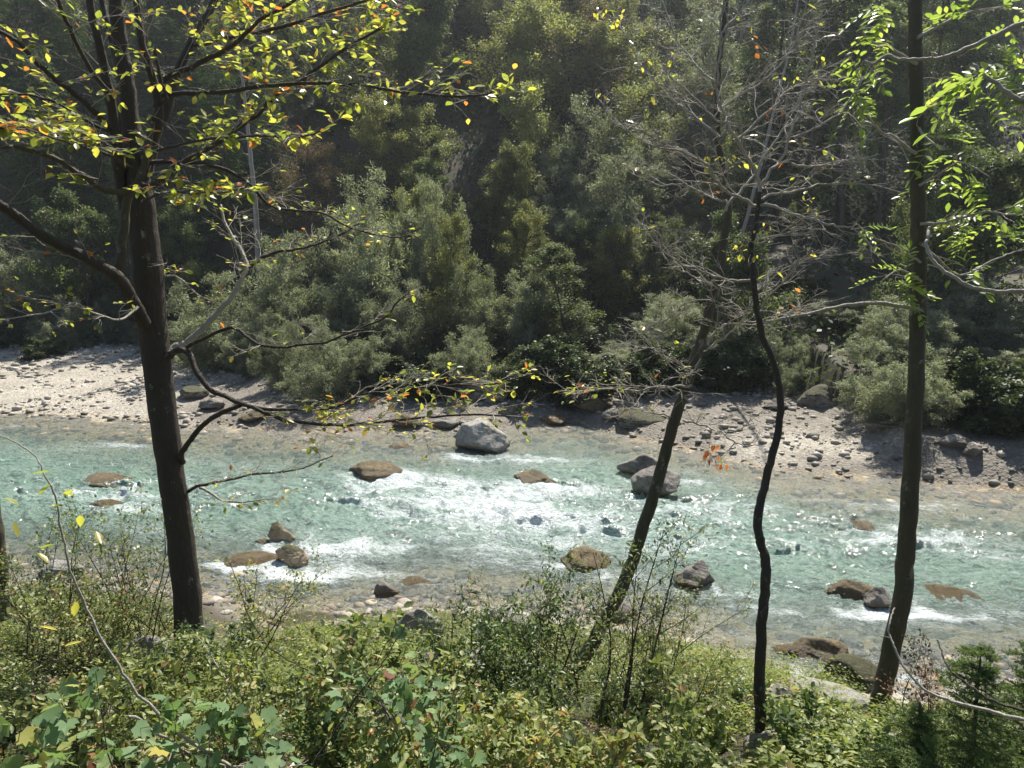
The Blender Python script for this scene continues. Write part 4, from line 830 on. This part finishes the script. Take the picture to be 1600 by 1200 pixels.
# --- the thin bent trunk
YW = 4.75; base = P(1182, 1225, YW); base[2] = float(T(base[0], base[1])) - .12
wt = Tree('bent_tree', 'thin dark trunk with a double bend left of the right trunk', 'tree', base, M['bark_dark'], M['twig'], M['beech_leaf'], 3)
def wl(L, Y0, Y1, w0, w1, **k): return wt.limb(pathY(L, Y0, Y1), w0 * YW * PX / 2, w1 * YW * PX / 2, **k)
wl([(1180, 1270), (1182, 1200), (1184, 1120), (1188, 1040), (1196, 965), (1200, 905), (1200, 870), (1192, 845), (1187, 815), (1190, 780), (1200, 745), (1210, 700), (1218, 650), (1217, 600), (1207, 560), (1195, 520), (1186, 480), (1178, 440), (1174, 405), (1178, 370), (1184, 335), (1187, 300)], YW, YW + .6, 21, 7.5, name='trunk', sides=12, rough=.03)
for L, y1, w0, w1, lfn in [([(1187, 302), (1178, 270), (1160, 243), (1143, 215), (1132, 185), (1123, 150), (1122, 110), (1126, 60), (1132, 0), (1135, -60)], 5.2, 6, 2.5, .05), ([(1187, 300), (1203, 275), (1228, 250), (1243, 215), (1252, 180), (1262, 140), (1270, 90), (1285, 20)], 5.6, 6, 2, .15), ([(1184, 322), (1160, 312), (1138, 300), (1118, 280), (1098, 262), (1060, 242), (1010, 222), (970, 190)], 5.0, 6, 2, .1),
                           ([(1184, 322), (1215, 330), (1260, 342), (1300, 352), (1330, 360), (1357, 382)], 5.0, 6, 2, .05), ([(1190, 312), (1230, 303), (1280, 291), (1330, 285), (1370, 283)], 5.7, 5, 2, .2), ([(1176, 440), (1140, 437), (1095, 425), (1055, 408), (1035, 380), (1028, 352)], 5.0, 5, 2, .05), ([(1132, 190), (1100, 165), (1065, 130), (1040, 110)], 5.4, 4, 2, .05),
                           ([(1145, 220), (1190, 180), (1220, 150), (1255, 130), (1300, 125)], 5.6, 5, 2, .1), ([(1235, 255), (1290, 258), (1330, 240), (1360, 205)], 5.9, 5, 2, .2), ([(1190, 480), (1230, 450), (1260, 400), (1280, 390)], 5.0, 4, 2, .1), ([(1174, 385), (1205, 378), (1225, 365), (1243, 345)], 4.8, 4, 2, .1), ([(1240, 215), (1290, 190), (1330, 150), (1345, 120)], 5.5, 4, 2, .2)]:
    a = wl(L, YW + .6, y1, w0, w1, wob=.007, mat=M['bark_dark'] if w0 > 7 else M['twig']); wt.sprays(a[0], a[1], .09, .42, lfn * .3, sub=5, flatness=.15, ups=.2, r=.0042)
for px, py, n, tn in [(1240, 118, 5, .75), (1280, 90, 4, .75), (1262, 302, 4, .75), (1262, 320, 4, .75), (1200, 490, 3, .85), (1192, 360, 4, .8), (1213, 168, 4, .97), (1180, 62, 3, .97), (1180, 75, 3, .96), (1180, 395, 3, .7)]:
    wt.connect(P(px, py, 5.2)); wt.leaf(P(px, py, 5.2) + wt.rng.normal(0, .03, (n, 3)), np.array((.2, 0, -.5)), n, .04, .3, np.clip(wt.rng.normal(tn, .03, n), 0, 1))
wt.done()
# --- the ash at the right
YR_ = 6.3; base = P(1368, 1118, YR_); base[2] = float(T(base[0], base[1])) - .15
rt = Tree('ash_tree', 'straight slim mossy trunk with bright green feathered leaves at the right', 'tree', base, M['bark_moss'], M['twig'], M['ash_leaf'], 4); rt.ash = True
def rl(L, Y0, Y1, w0, w1, **k): return rt.limb(pathY(L, Y0, Y1), w0 * YR_ * PX / 2, w1 * YR_ * PX / 2, **k)
rl([(1362, 1160), (1370, 1110), (1383, 1050), (1395, 990), (1408, 920), (1417, 850), (1425, 770), (1431, 690), (1436, 610), (1440, 530), (1442, 460), (1441, 390), (1438, 320), (1436, 240), (1434, 160), (1433, 80), (1431, 0), (1430, -90)], YR_, YR_ + .1, 34, 18, name='trunk', sides=14, rough=.03)
for L, y1, w0, w1, lfn in [([(1436, 483), (1400, 478), (1360, 476), (1320, 478), (1280, 487), (1240, 497), (1205, 503), (1175, 508)], 6.0, 8, 3, .03), ([(1438, 380), (1470, 410), (1500, 430), (1560, 405), (1600, 390)], 6.9, 5, 2, .5), ([(1438, 350), (1480, 345), (1530, 330), (1580, 335), (1640, 330)], 5.9, 5, 2, .7), ([(1432, 240), (1400, 215), (1375, 205), (1350, 170), (1335, 140)], 5.9, 5, 2, .5), ([(1433, 100), (1395, 75), (1360, 65), (1345, 40)], 6.2, 5, 2, .6),
                           ([(1433, 60), (1470, 40), (1520, 20), (1570, 10)], 6.7, 5, 2, .6), ([(1438, 410), (1400, 385), (1370, 375), (1340, 350)], 6.0, 4, 2, .3), ([(1436, 290), (1470, 270), (1500, 255), (1545, 275)], 6.0, 4, 2, .5), ([(1440, 440), (1410, 425), (1390, 430), (1375, 445)], 6.1, 4, 2, .6), ([(1436, 200), (1460, 225), (1475, 235)], 5.9, 4, 2, .6)]:
    a = rl(L, YR_, y1, w0, w1, mat=M['twig']); rt.sprays(a[0], a[1], .24, .32, lfn * .28, .26, sub=1 if lfn > .1 else 3, flatness=.3, ups=.1, r=.003)
for px, py, n, L_ in [(1395, 30, 5, .22), (1385, 60, 4, .2), (1350, 95, 3, .2), (1345, 150, 4, .2), (1340, 135, 3, .2), (1370, 130, 3, .2), (1465, 215, 5, .24), (1490, 240, 5, .24), (1465, 280, 4, .2), (1510, 285, 5, .2), (1480, 340, 5, .2), (1520, 350, 6, .2), (1575, 370, 6, .22), (1560, 345, 5, .2), (1500, 370, 4, .2), (1415, 425, 5, .2), (1400, 440, 4, .18), (1420, 460, 3, .18), (1480, 120, 4, .2), (1460, 165, 3, .2), (1545, 150, 6, .22), (1580, 110, 6, .24), (1600, 140, 4, .24), (1575, 40, 5, .24), (1520, 20, 4, .24), (1350, 355, 3, .17), (1370, 10, 3, .2)]:
    p_ = P(px, py, 6.1 + rt.rng.uniform(-.5, .4))
    rt.connect(p_)
    for _ in range(n - (n > 3) - (n > 4)): dr_ = rt.rng.normal(0, 1, 3) * np.array((1, .7, .45)); rt.ashleaf(p_, dr_ / np.linalg.norm(dr_), L_ * 1.2, 1)
rt.done()
# --- limbs reaching in from a tree beyond the right edge
def over(name, label, L, Y0, Y1, w0, w1, seed, leaves, mat='twig', cat='branch', tw=None):
    b = P(L[0][0], L[0][1], Y0); o = Tree(name, label, cat, b, M[mat], M['twig'], M['ash_leaf'], seed); o.ash = True
    a = o.limb(pathY(L, Y0, Y1), w0, w1, name='limb', sides=8, wob=.002, n=len(L) * 7)
    if tw: o.sprays(a[0], a[1], tw, .14, 0, sub=1, r=.0022, t0=.4)
    for px, py, n, l_, yy in leaves:
        o.connect(P(px, py, yy), .0015)
        for _ in range(n): dr_ = o.rng.normal(0, 1, 3) * np.array((1, .6, .6)) + np.array((-.3, 0, -.5)); o.ashleaf(P(px, py, yy), dr_ / np.linalg.norm(dr_), l_)
    o.done(); return o
over('overhanging_branch', 'pale bare branch crossing the ash trunk near the top right corner', [(1680, 15), (1600, 35), (1560, 52), (1520, 70), (1480, 86), (1440, 93), (1405, 92), (1385, 88), (1365, 98), (1352, 96)], 3.0, 3.2, .011, .004, 11, [], tw=.3)
over('overhanging_branch', 'short pale branch with large green leaflets right of the ash trunk', [(1680, 190), (1600, 158), (1570, 140), (1545, 122), (1530, 110), (1518, 100)], 2.8, 2.9, .011, .005, 12, [(1535, 112, 3, .20, 2.9), (1545, 120, 1, .2, 2.95)])
over('overhanging_branch', 'pale curved branch hooking up beside the ash trunk at mid height', [(1700, 458), (1600, 455), (1555, 454), (1520, 447), (1490, 432), (1465, 410), (1450, 388), (1447, 370), (1452, 355)], 3.0, 3.3, .010, .006, 13, [])
over('overhanging_branch', 'pale thin branch sweeping up in front of the right trunk at the bottom right', [(1700, 1155), (1600, 1127), (1560, 1118), (1500, 1103), (1450, 1080), (1415, 1045), (1397, 1010), (1392, 975), (1398, 950)], 2.6, 3.1, .009, .003, 14, [], tw=.5)
over('overhanging_branch', 'dark curved shoot over the young spruce at the bottom right', [(1640, 1122), (1580, 1105), (1530, 1080), (1490, 1050), (1470, 1020), (1464, 1000)], 2.7, 3.0, .007, .003, 15, [], mat='bark_dark')
# --- two pale bare trees over on the far side
def snag(label, L, Y0, r0, seed, br):
    b = P(L[0][0], L[0][1], Y0); b[2] = float(T(b[0], b[1])) - .2; o = Tree('dead_tree', label, 'tree', b, M['pale_bark'], M['pale_bark'], M['litter'], seed)
    pts = pathY(L, Y0); pts = np.vstack([b, pts]); a = o.limb(pts, r0, r0 * .3, name='trunk', sides=8, wob=.01); o.sprays(a[0], a[1], br, 1.6, 0, sub=3, r=.018, t0=.25, flatness=.3, fwd=.2); o.done()
snag('pale dead trunk with bare side branches standing in the dark wood right of the beech', [(402, 380), (397, 310), (391, 240), (384, 170), (376, 110), (370, 60)], 40, .17, 180, .7)
snag('slender pale bare trunk leaning right behind the bare crowns', [(1140, 430), (1165, 350), (1190, 250), (1215, 150), (1238, 60), (1250, -20)], 31, .10, 181, .9)
# --- trunk at the left edge
base = P(-4, 945, 8.2); base[2] = float(T(base[0], base[1])) - .1
o = Tree('tree_stump', 'brown trunk of a broken tree cut by the left edge of the photo', 'tree', base, M['bark_moss'], M['twig'], M['beech_leaf'], 5)
o.limb(pathY([(0, 965), (-2, 920), (-3, 870), (-6, 820), (-14, 760), (-30, 600), (-50, 300), (-60, 0)], 8.2), .12, .05, name='trunk', sides=12); o.done()

# ------------------------------------------------------------------ shrubs and herbs of the near bank
def shrub(name, label, L, stems, w, cf, lm, tmpl, llen, lw, per, seed, bark='bark_dark', cat='shrub', droop=-.25, up=.8, sig=.02, H=1.0, spread=.35, lean=(0, 0), tints=None, lsegs=(1, 2), group=None, flatn=.5):
    """L = (x pixel, depth): the foot of the shrub; a few stems that fork into leafy twigs"""
    p0 = P(L[0], 800, L[1]); b = np.array((p0[0], L[1], float(T(p0[0], L[1])) - .03)); rng = np.random.default_rng(seed)
    o = Tree(name, label, cat, b, M[bark], M[bark], M[lm], seed, group); segs = []
    for k in range(stems):
        d = np.array((rng.normal(0, 1) * spread + lean[0], rng.normal(0, 1) * spread * .8 + lean[1], 1.)); grow(rng, np.array((*rng.normal(0, .03 + .02 * stems, 2), 0.)), d, H * rng.uniform(.6, 1.1), w, 0, cf, segs)
    tb = Tubes(); t2 = Tubes()
    for pts, rad, lv in segs: (tb if lv == 0 else t2).add(pts, np.maximum(rad, .0012), 6 if lv == 0 else 4)
    tb.build('stems', M[bark], o.e); t2.build('twigs', M[bark], o.e)
    pos, dr = [], []
    for pts, rad, lv in segs:
        if lv not in lsegs: continue
        n = rng.poisson(per); q_ = rng.uniform(.15, 1.0, n) * (len(pts) - 1); i = np.clip(q_.astype(int), 0, len(pts) - 2); f = (q_ - i)[:, None]
        pos.append(pts[i] * (1 - f) + pts[i + 1] * f); dr.append(pts[i + 1] - pts[i])
    pos = np.vstack(pos); dr = np.vstack(dr); dr /= np.linalg.norm(dr, axis=1, keepdims=True) + 1e-9; n = len(pos); pos = pos + rng.normal(0, sig, (n, 3))
    l = llen * rng.uniform(.55, 1.2, n); ti = np.clip(rng.normal(.45, .25, n), 0, 1) if tints is None else np.clip(rng.normal(tints[0], tints[1], n), 0, 1)
    lf = Leaves(); lf.add(tmpl, pos, dr * .5 + rdir(rng, n) * .8 + np.array((0, 0, droop)), rdir(rng, n) * flatn + np.array((0, 0, up)), l, l * lw, ti)
    lf.build('foliage', M[lm], o.e); return o
SC = [(7, 42, .42, .2, .09, .03), (4, 42, .5, .2, .14, .02), (0, 0, 0, 0, .15, 0)]
SD = [(10, 45, .40, .15, .09, .02), (6, 42, .5, .15, .14, .02), (0, 0, 0, 0, .15, 0)]
SV = [(6, 55, .35, .25, .08, .02), (2, 50, .5, .3, .12, .02), (0, 0, 0, 0, .12, 0)]
OV, LB, QD, BN = lf_oval(), lf_lobed(), lf_quad(), lf_bent()
shrub('lobed_leaf_shrub', 'shrub with dark bluish green lobed leaves in front of the white rocks at bottom centre', (625, 3.5), 6, .006, SV, 'lobed_leaf', LB, .080, .9, 2.4, 100, H=.85, spread=.62, tints=(.5, .22), droop=-.45, sig=.03)
shrub('lobed_leaf_shrub', 'lobed-leaf shrub close to the viewer, second from the bottom left corner', (430, 2.9), 5, .006, SV, 'lobed_leaf', LB, .070, .95, 2.5, 101, H=.9, spread=.45, tints=(.45, .25), droop=-.45, sig=.03)
shrub('lobed_leaf_shrub', 'pale green lobed-leaf shrub nearest the bottom left corner', (190, 2.6), 5, .005, SV, 'lobed_leaf', LB, .070, .95, 2.5, 102, H=.92, spread=.42, tints=(.6, .22), droop=-.4, sig=.03)
shrub('lobed_leaf_shrub', 'small lobed-leaf shoot at the very left of the bottom edge', (20, 2.4), 3, .005, SV, 'lobed_leaf', LB, .08, .95, 2.3, 103, H=.95, spread=.4, tints=(.7, .2), droop=-.4, sig=.03)
shrub('hazel_shoot', 'light green leaning hazel shoot rising over the water at the centre', (500, 4.6), 3, .008, SV, 'herb_leaf', OV, .075, .75, 4.5, 104, H=1.25, spread=.10, lean=(.42, .1), tints=(.35, .25), sig=.03)
shrub('hazel_shoot', 'green leaning shoot left of the hazel shoot over the brown shallows', (470, 5.2), 3, .007, SV, 'herb_leaf', OV, .07, .75, 4.0, 105, H=.9, spread=.15, lean=(.25, 0), tints=(.4, .25), sig=.03)
shrub('small_leaved_shrub', 'dense dark green small-leaved shrub left of the leaning trunk', (815, 5.9), 11, .011, SD, 'shrub_leaf', BN, .048, .6, 5.5, 106, H=1.3, spread=.22, tints=(.4, .25), sig=.025)
shrub('small_leaved_shrub', 'second small-leaved shrub just left of the dense dark one', (760, 5.6), 8, .009, SD, 'shrub_leaf', BN, .045, .6, 6, 107, H=.75, spread=.4, tints=(.4, .25), sig=.025)
shrub('small_leaved_shrub', 'low leafy shrub just right of the foot of the leaning trunk', (985, 5.5), 7, .008, SD, 'shrub_leaf', BN, .045, .6, 5, 108, H=.45, spread=.4, tints=(.5, .25), sig=.025)
shrub('sapling', 'tall feathery yellow-green sapling right of the leaning trunk', (965, 4.8), 4, .011, SD, 'herb_leaf', BN, .042, .5, 4.5, 109, H=1.45, spread=.12, lean=(.10, .05), tints=(.45, .25), sig=.02)
shrub('sapling', 'thin airy bush over the glittering shallows right of the leaning trunk', (1010, 6.3), 8, .008, SD, 'herb_leaf', QD, .035, .5, 4, 110, H=1.45, spread=.27, tints=(.5, .3), sig=.02)
shrub('sapling', 'low tangled sapling between the leaning trunk and the bent trunk', (1060, 5.6), 7, .007, SD, 'herb_leaf', QD, .04, .5, 3.2, 111, H=.65, spread=.5, tints=(.6, .25), sig=.02)
for i, (px, Yd, H, st, lab, se) in enumerate([(40, 7.6, 1.7, 8, 'tall thin-stemmed bush at the far left over the shallows', 112), (120, 7.4, 1.2, 8, 'leafy thin-stemmed bush second from the left edge', 113), (195, 7.9, 1.9, 9, 'airy bush with dark bare stems just left of the beech trunk', 114), (235, 8.2, 1.3, 6, 'small fan of dark stems beside the beech trunk', 115), (355, 8.0, 1.35, 6, 'brownish bush reaching right from the beech towards the tan rocks', 116), (20, 6.4, .9, 7, 'low leafy bush in the lower left', 117)]):
    shrub('thin_stemmed_bush', lab, (px, Yd), st, .010, SD, 'shrub_leaf' if i % 2 == 0 else 'herb_leaf', QD, .045, .6, 3.6 if i != 3 else 1.2, se, H=H, spread=.32, lean=(.35, 0) if i == 4 else (0, 0), tints=(.55, .3) if i != 4 else (.85, .15), sig=.03)
for i, (px, Yd, H, lab, se) in enumerate([(300, 6.7, .55, 'light green shrublet hiding the foot of the beech', 120), (330, 6.0, .45, 'pale leafy shrublet in front of the beech foot', 121), (255, 6.3, .5, 'yellowish shrublet left of the beech foot', 122), (430, 5.3, .45, 'green shrublet under the leaning hazel shoot', 123), (180, 5.4, .45, 'dark shrublet below the leafy bushes at the left', 124), (90, 4.6, .45, 'round shrublet above the gravel in the lower left', 125), (545, 4.0, .5, 'red-tinted shrublet left of the lobed-leaf shrub', 126), (730, 4.9, .4, 'low green shrublet in front of the whitish block of rock', 127), (1080, 4.9, .3, 'leafy shrublet left of the bent trunk', 128), (1130, 5.7, .22, 'shrublet at the waterline left of the bent trunk', 129), (1260, 5.4, .22, 'low leafy shrublet before the pale grey slab', 130), (1290, 4.7, .4, 'shrublet in the grass between the bent and the right trunk', 131), (1370, 4.3, .4, 'broad-leaved shrublet below the right trunk', 132), (1010, 4.2, .35, 'yellow-green shrublet at the bottom right of centre', 133), (850, 4.3, .3, 'low shrublet at the bottom centre in front of the leaning trunk', 134)]):
    shrub('leafy_shrublet', lab, (px, Yd), 10, .005, SC, 'herb_leaf' if i % 3 else 'shrub_leaf', OV if Yd < 5.2 else BN, .05, .7, 5, se, H=H, spread=.55, tints=(.3 + .07 * (i % 5), .25), sig=.02, group='leafy shrublets on the near bank')
for i, (px, Yd, H, lab, se) in enumerate([(560, 4.3, .75, 'tall yellow-green leafy shoots behind the lobed leaves at bottom centre', 190), (380, 4.6, .6, 'tall leafy shoots between the beech foot and the lobed leaves', 191), (700, 3.6, .6, 'bright leafy shoots right of the lobed-leaf shrub', 192), (880, 3.4, .55, 'yellow-green shoots at the bottom edge below the leaning trunk', 193), (1120, 3.6, .5, 'broad leafy shoots left of the bent trunk at the bottom edge', 194), (60, 3.7, .6, 'sunlit leafy shoots at the lower left above the lobed leaves', 195)]):
    shrub('leafy_shoot', lab, (px, Yd), 7, .005, SC, 'herb_leaf', OV, .055, .62, 5, se, H=H * 1.15, spread=.35, tints=(.55 + .06 * (i % 4), .2), sig=.02, group='leafy shoots on the near bank')
shrub('dead_weed', 'small dark dried weed standing before the golden submerged rock right of the right trunk', (1490, 5.6), 3, .006, SD, 'litter', QD, .03, .6, 4, 140, H=1.0, spread=.08, tints=(.2, .2))
# a long arching stem close to the viewer with blotched yellow leaves
o = Tree('arching_stem', 'long thin stem arching down the lower left with blotched yellow leaves', 'stem', P(420, 1230, 2.9), M['twig'], M['twig'], M['beech_leaf'], 150)
a = o.limb(pathY([(420, 1230), (330, 1180), (245, 1120), (200, 1075), (165, 1015), (128, 950), (105, 890), (88, 830), (80, 770), (70, 735), (60, 715), (30, 690), (0, 680)], 2.9, 3.1), .008, .0025, name='stem', n=60)
for px, py in [(60, 775), (80, 790), (95, 770), (50, 740), (115, 765), (125, 805), (100, 1010), (90, 985), (85, 850), (120, 690 + 250), (75, 880), (30, 790), (20, 815), (275, 1055), (150, 830)]:
    o.lf.add(OV, P(px, py, 3.0)[None] - o.b, o.rng.normal(0, 1, (1, 3)) * np.array((1, .4, .5)), np.array([[0, 0.3, 1.]]), .07, .04, np.clip(o.rng.normal(.5, .2, 1), 0, .9))
o.done()
for nm, lab, L, y0_, r0_, sd_ in [('bramble_stem', 'long reddish stem slanting up through the lobed leaves at bottom centre', [(470, 1230), (500, 1170), (540, 1110), (580, 1050), (620, 995), (650, 960)], 3.3, .006, 160), ('bramble_stem', 'thin brown stem crossing the herbs right of the beech foot', [(640, 1170), (600, 1110), (540, 1085), (500, 1060), (450, 1035), (410, 1000), (380, 940), (360, 880)], 4.0, .006, 161), ('dead_stick', 'grey dead stick hanging forked in the herbs before the beech', [(370, 1150), (365, 1090), (350, 1050), (325, 1010), (300, 985)], 5.0, .008, 162), ('dead_stick', 'curved dark stick lying along the bottom left edge', [(200, 1120), (260, 1160), (310, 1190), (400, 1200), (480, 1195)], 2.8, .007, 163)]:
    o = Tree(nm, lab, 'stem', P(L[0][0], L[0][1], y0_), M['bark_dark'] if 'stick' not in nm else M['twig'], M['twig'], M['herb_leaf'], sd_); a = o.limb(pathY(L, y0_, y0_ + .4), r0_, .002, name='stem', n=40); o.sprays(a[0], a[1], .12, .16, 1.2, .05, sub=1, r=.0018); o.done()
# the young spruce at the bottom right
def young_spruce(label, px, Y0, H, seed, dens=1.0, ang=0):
    p0 = P(px, 800, Y0); b = np.array((p0[0], Y0, float(T(p0[0], Y0)) - .05)); rng = np.random.default_rng(seed)
    o = Tree('young_spruce', label, 'tree', b, M['bark_moss'], M['bark_moss'], M['needle_near'], seed); tb = Tubes(); t2 = Tubes()
    tb.add(np.array([[0, 0, 0], [.01, 0, H * .5], [0, .01, H]]), np.array((.018, .012, .003)), 8); tb.build('trunk', M['bark_moss'], o.e); z = .12 * H
    NP, ND = [], []
    def needles(p0_, p1_, n): 
        t = rng.uniform(0, 1, (n, 1)); NP.append(p0_ * (1 - t) + p1_ * t); d = (p1_ - p0_) / np.linalg.norm(p1_ - p0_); ND.append(d * .9 + rdir(rng, n) * 1.0)
    while z < H * .98:
        l0 = (.10 + .62 * (1 - z / H)) * rng.uniform(.8, 1.1) * H / 1.4
        for a in np.arange(5) * 1.257 + rng.uniform(0, 6):
            o_ = np.array((math.cos(a), math.sin(a), 0)); sd_ = np.cross(o_, (0, 0, 1)); l = l0 * rng.uniform(.7, 1.1); t = np.linspace(0, 1, 7)[:, None]
            pts = np.array((0, 0, z)) + o_ * l * t + np.array((0, 0, 1)) * l * (.35 * t - .3 * t * t) + np.cumsum(rng.normal(0, .006, (7, 3)), 0); t2.add(pts, .005 * np.linspace(1, .3, 7), 4)
            for j in range(6):
                needles(pts[j], pts[j + 1], int(l / 6 * 800 * dens))
                if j > 0:
                    for sg in (-1, 1):
                        ls = l * .42 * (1 - j / 7) * rng.uniform(.7, 1.2) + .02; e_ = pts[j] + (sd_ * sg * .8 + o_ * .75 + np.array((0, 0, rng.uniform(-.15, .2)))) * ls; t2.add(np.array([pts[j], (pts[j] + e_) / 2, e_]), .0018, 3); needles(pts[j], e_, int(ls * 800 * dens))
        z += .11 * H / 1.4 * rng.uniform(.8, 1.2)
    t2.build('limbs', M['bark_moss'], o.e); NP = np.vstack(NP); ND = np.vstack(ND); n = len(NP); lf = Leaves()
    lf.add(lf_quad(), NP, ND, rdir(rng, n), rng.uniform(.014, .022, n), .0042, np.clip(rng.normal(.5, .25, n), 0, 1)); lf.build('foliage', M['needle_near'], o.e)
young_spruce('young spruce with fresh green needles at the bottom right corner', 1560, 3.3, 1.12, 170)
young_spruce('smaller young spruce left of the corner spruce', 1470, 3.7, .75, 171)
young_spruce('young spruce cut by the right edge', 1660, 3.7, 1.15, 172)
young_spruce('tiny spruce seedling by the water below the hazel shoot', 690, 6.6, .5, 173)
# ground cover
rng = np.random.default_rng(88)
def bankpts(n, y0=1.8, y1=12.5, marg=.5):
    y = y0 + (y1 - y0) * rng.uniform(0, 1, n) ** .85; x = rng.uniform(-1, 1, n) * (y * .76 + .8); k = y < near(x) - marg - .9 * fbm(x * 1.2, y * 1.2, 3, 600); return x[k], y[k]
lf = Leaves(); st = Tubes()
x, y = bankpts(12500); cl = fbm(x * .9, y * .9, 3, 610); gap = (x < -1.25) & (y < 4.4) & (y < 3.1 - x * .45)
k = (cl > .36) & ~(gap & (rng.uniform(0, 1, len(x)) < .85)); x, y, cl = x[k], y[k], cl[k]
for i in range(len(x)):
    h = (.07 + .26 * rng.uniform() ** 1.6) * (.5 + cl[i]) * min(1, max(.3, (float(near(x[i])) - y[i]) / 2.6)); n = int(5 + 34 * h / .3 * rng.uniform(.5, 1.2)); b = np.array((x[i], y[i], float(0)))
    t = rng.uniform(.15, 1, n); ln = rng.normal(0, .25, 2) * h; pos = b + np.stack([ln[0] * t, ln[1] * t, h * t], -1) + rng.normal(0, .035 + .1 * h, (n, 3)) * np.array((1, 1, .35)); pos[:, 2] = np.maximum(pos[:, 2], .01)
    L = (.022 + .040 * rng.uniform() ** 1.5) * rng.uniform(.6, 1.25, n) * (1.0 if y[i] > 4.5 else 1.3)
    tint = np.clip(rng.normal(.25 + .5 * rng.uniform(), .16, n), 0, 1); a = rdir(rng, n); a[:, 2] *= .35
    lf.add(OV if y[i] < 4.2 else BN, pos, a, rdir(rng, n) * .55 + np.array((0, 0, 1)), L, L * (.65 if i % 3 else .85), tint)
V = np.vstack(lf.V)
def settle(lf):
    V = np.vstack(lf.V); V[:, 2] += T(V[:, 0], V[:, 1]) ; lf.V = [V]
settle(lf); tag(lf.build('herb_layer', M['herb_leaf']), kind='stuff', label='low yellow-green herbs covering the near bank')
lf = Leaves(); x, y = bankpts(1500, 1.8, 11); cl = fbm(x * .7, y * .7, 2, 620); k = (cl > .5) | ((x > -.5) & (y < 5) & (rng.uniform(0, 1, len(x)) < .6)); x, y = x[k], y[k]
k = ~((x < -1.25) & (y < 3.1 - x * .45)); x, y = x[k], y[k]
for i in range(len(x)):
    n = rng.integers(14, 34); pos = np.stack([x[i] + rng.normal(0, .04, n), y[i] + rng.normal(0, .04, n), np.zeros(n)], -1); d = np.stack([rng.normal(0, .45, n), rng.normal(0, .45, n), np.ones(n)], -1)
    lf.add(lf_blade(), pos, d, rdir(rng, n) + np.array((0, 0, .3)), rng.uniform(.08, .30, n), rng.uniform(.003, .006, n), np.clip(rng.normal(.5, .3, n), 0, 1))
settle(lf); tag(lf.build('grass', M['grass']), kind='stuff', label='tufts of thin green and straw coloured grass')
lf = Leaves(); x, y = bankpts(9000, 1.8, 12, .1); n = len(x); L = rng.uniform(.02, .05, n)
lf.add(OV, np.stack([x, y, rng.uniform(.005, .03, n)], -1), rdir(rng, n) * np.array((1, 1, .2)), rdir(rng, n) * .4 + np.array((0, 0, 1)), L, L * .7, rng.uniform(0, 1, n)); settle(lf)
tag(lf.build('leaf_litter', M['litter']), kind='stuff', label='dry brown fallen leaves on the soil')
st = Tubes(); x, y = bankpts(700, 1.8, 11)
for i in range(len(x)):
    l = rng.uniform(.1, .5); a = rng.uniform(0, 6.28); up = rng.uniform(0, .9) ** 2; t = np.linspace(0, 1, 5)[:, None]; xy = np.array((x[i], y[i])) + np.array((math.cos(a), math.sin(a))) * l * t + np.cumsum(rng.normal(0, .01, (5, 2)), 0)
    st.add(np.stack([xy[:, 0], xy[:, 1], T(xy[:, 0], xy[:, 1]) + .01 + up * l * t[:, 0]], -1), rng.uniform(.0012, .004), 4)
tag(st.build('fallen_twigs', M['twig']), kind='stuff', label='thin dry twigs lying among the herbs')
# ------------------------------------------------------------------ haze
HX, HY0, HY1, HZ0, HZ1 = 135, -30, 135, -3, 90
hv = np.array([[a, b, c] for c in (HZ0, HZ1) for b in (HY0, HY1) for a in (-HX, HX)])
hm = bpy.data.materials.new('haze'); hm.use_nodes = True; ht_ = hm.node_tree; ht_.nodes.clear()
ho = ht_.nodes.new('ShaderNodeOutputMaterial'); pv = ht_.nodes.new('ShaderNodeVolumePrincipled')
pv.inputs['Color'].default_value = (.86, .92, 1, 1); pv.inputs['Density'].default_value = .0005; pv.inputs['Anisotropy'].default_value = .55
ht_.links.new(pv.outputs[0], ho.inputs['Volume'])
hz = mesh('haze', hv, np.array([[0, 2, 3, 1], [4, 5, 7, 6], [0, 1, 5, 4], [2, 6, 7, 3], [0, 4, 6, 2], [1, 3, 7, 5]]), hm)
tag(hz, kind='stuff')
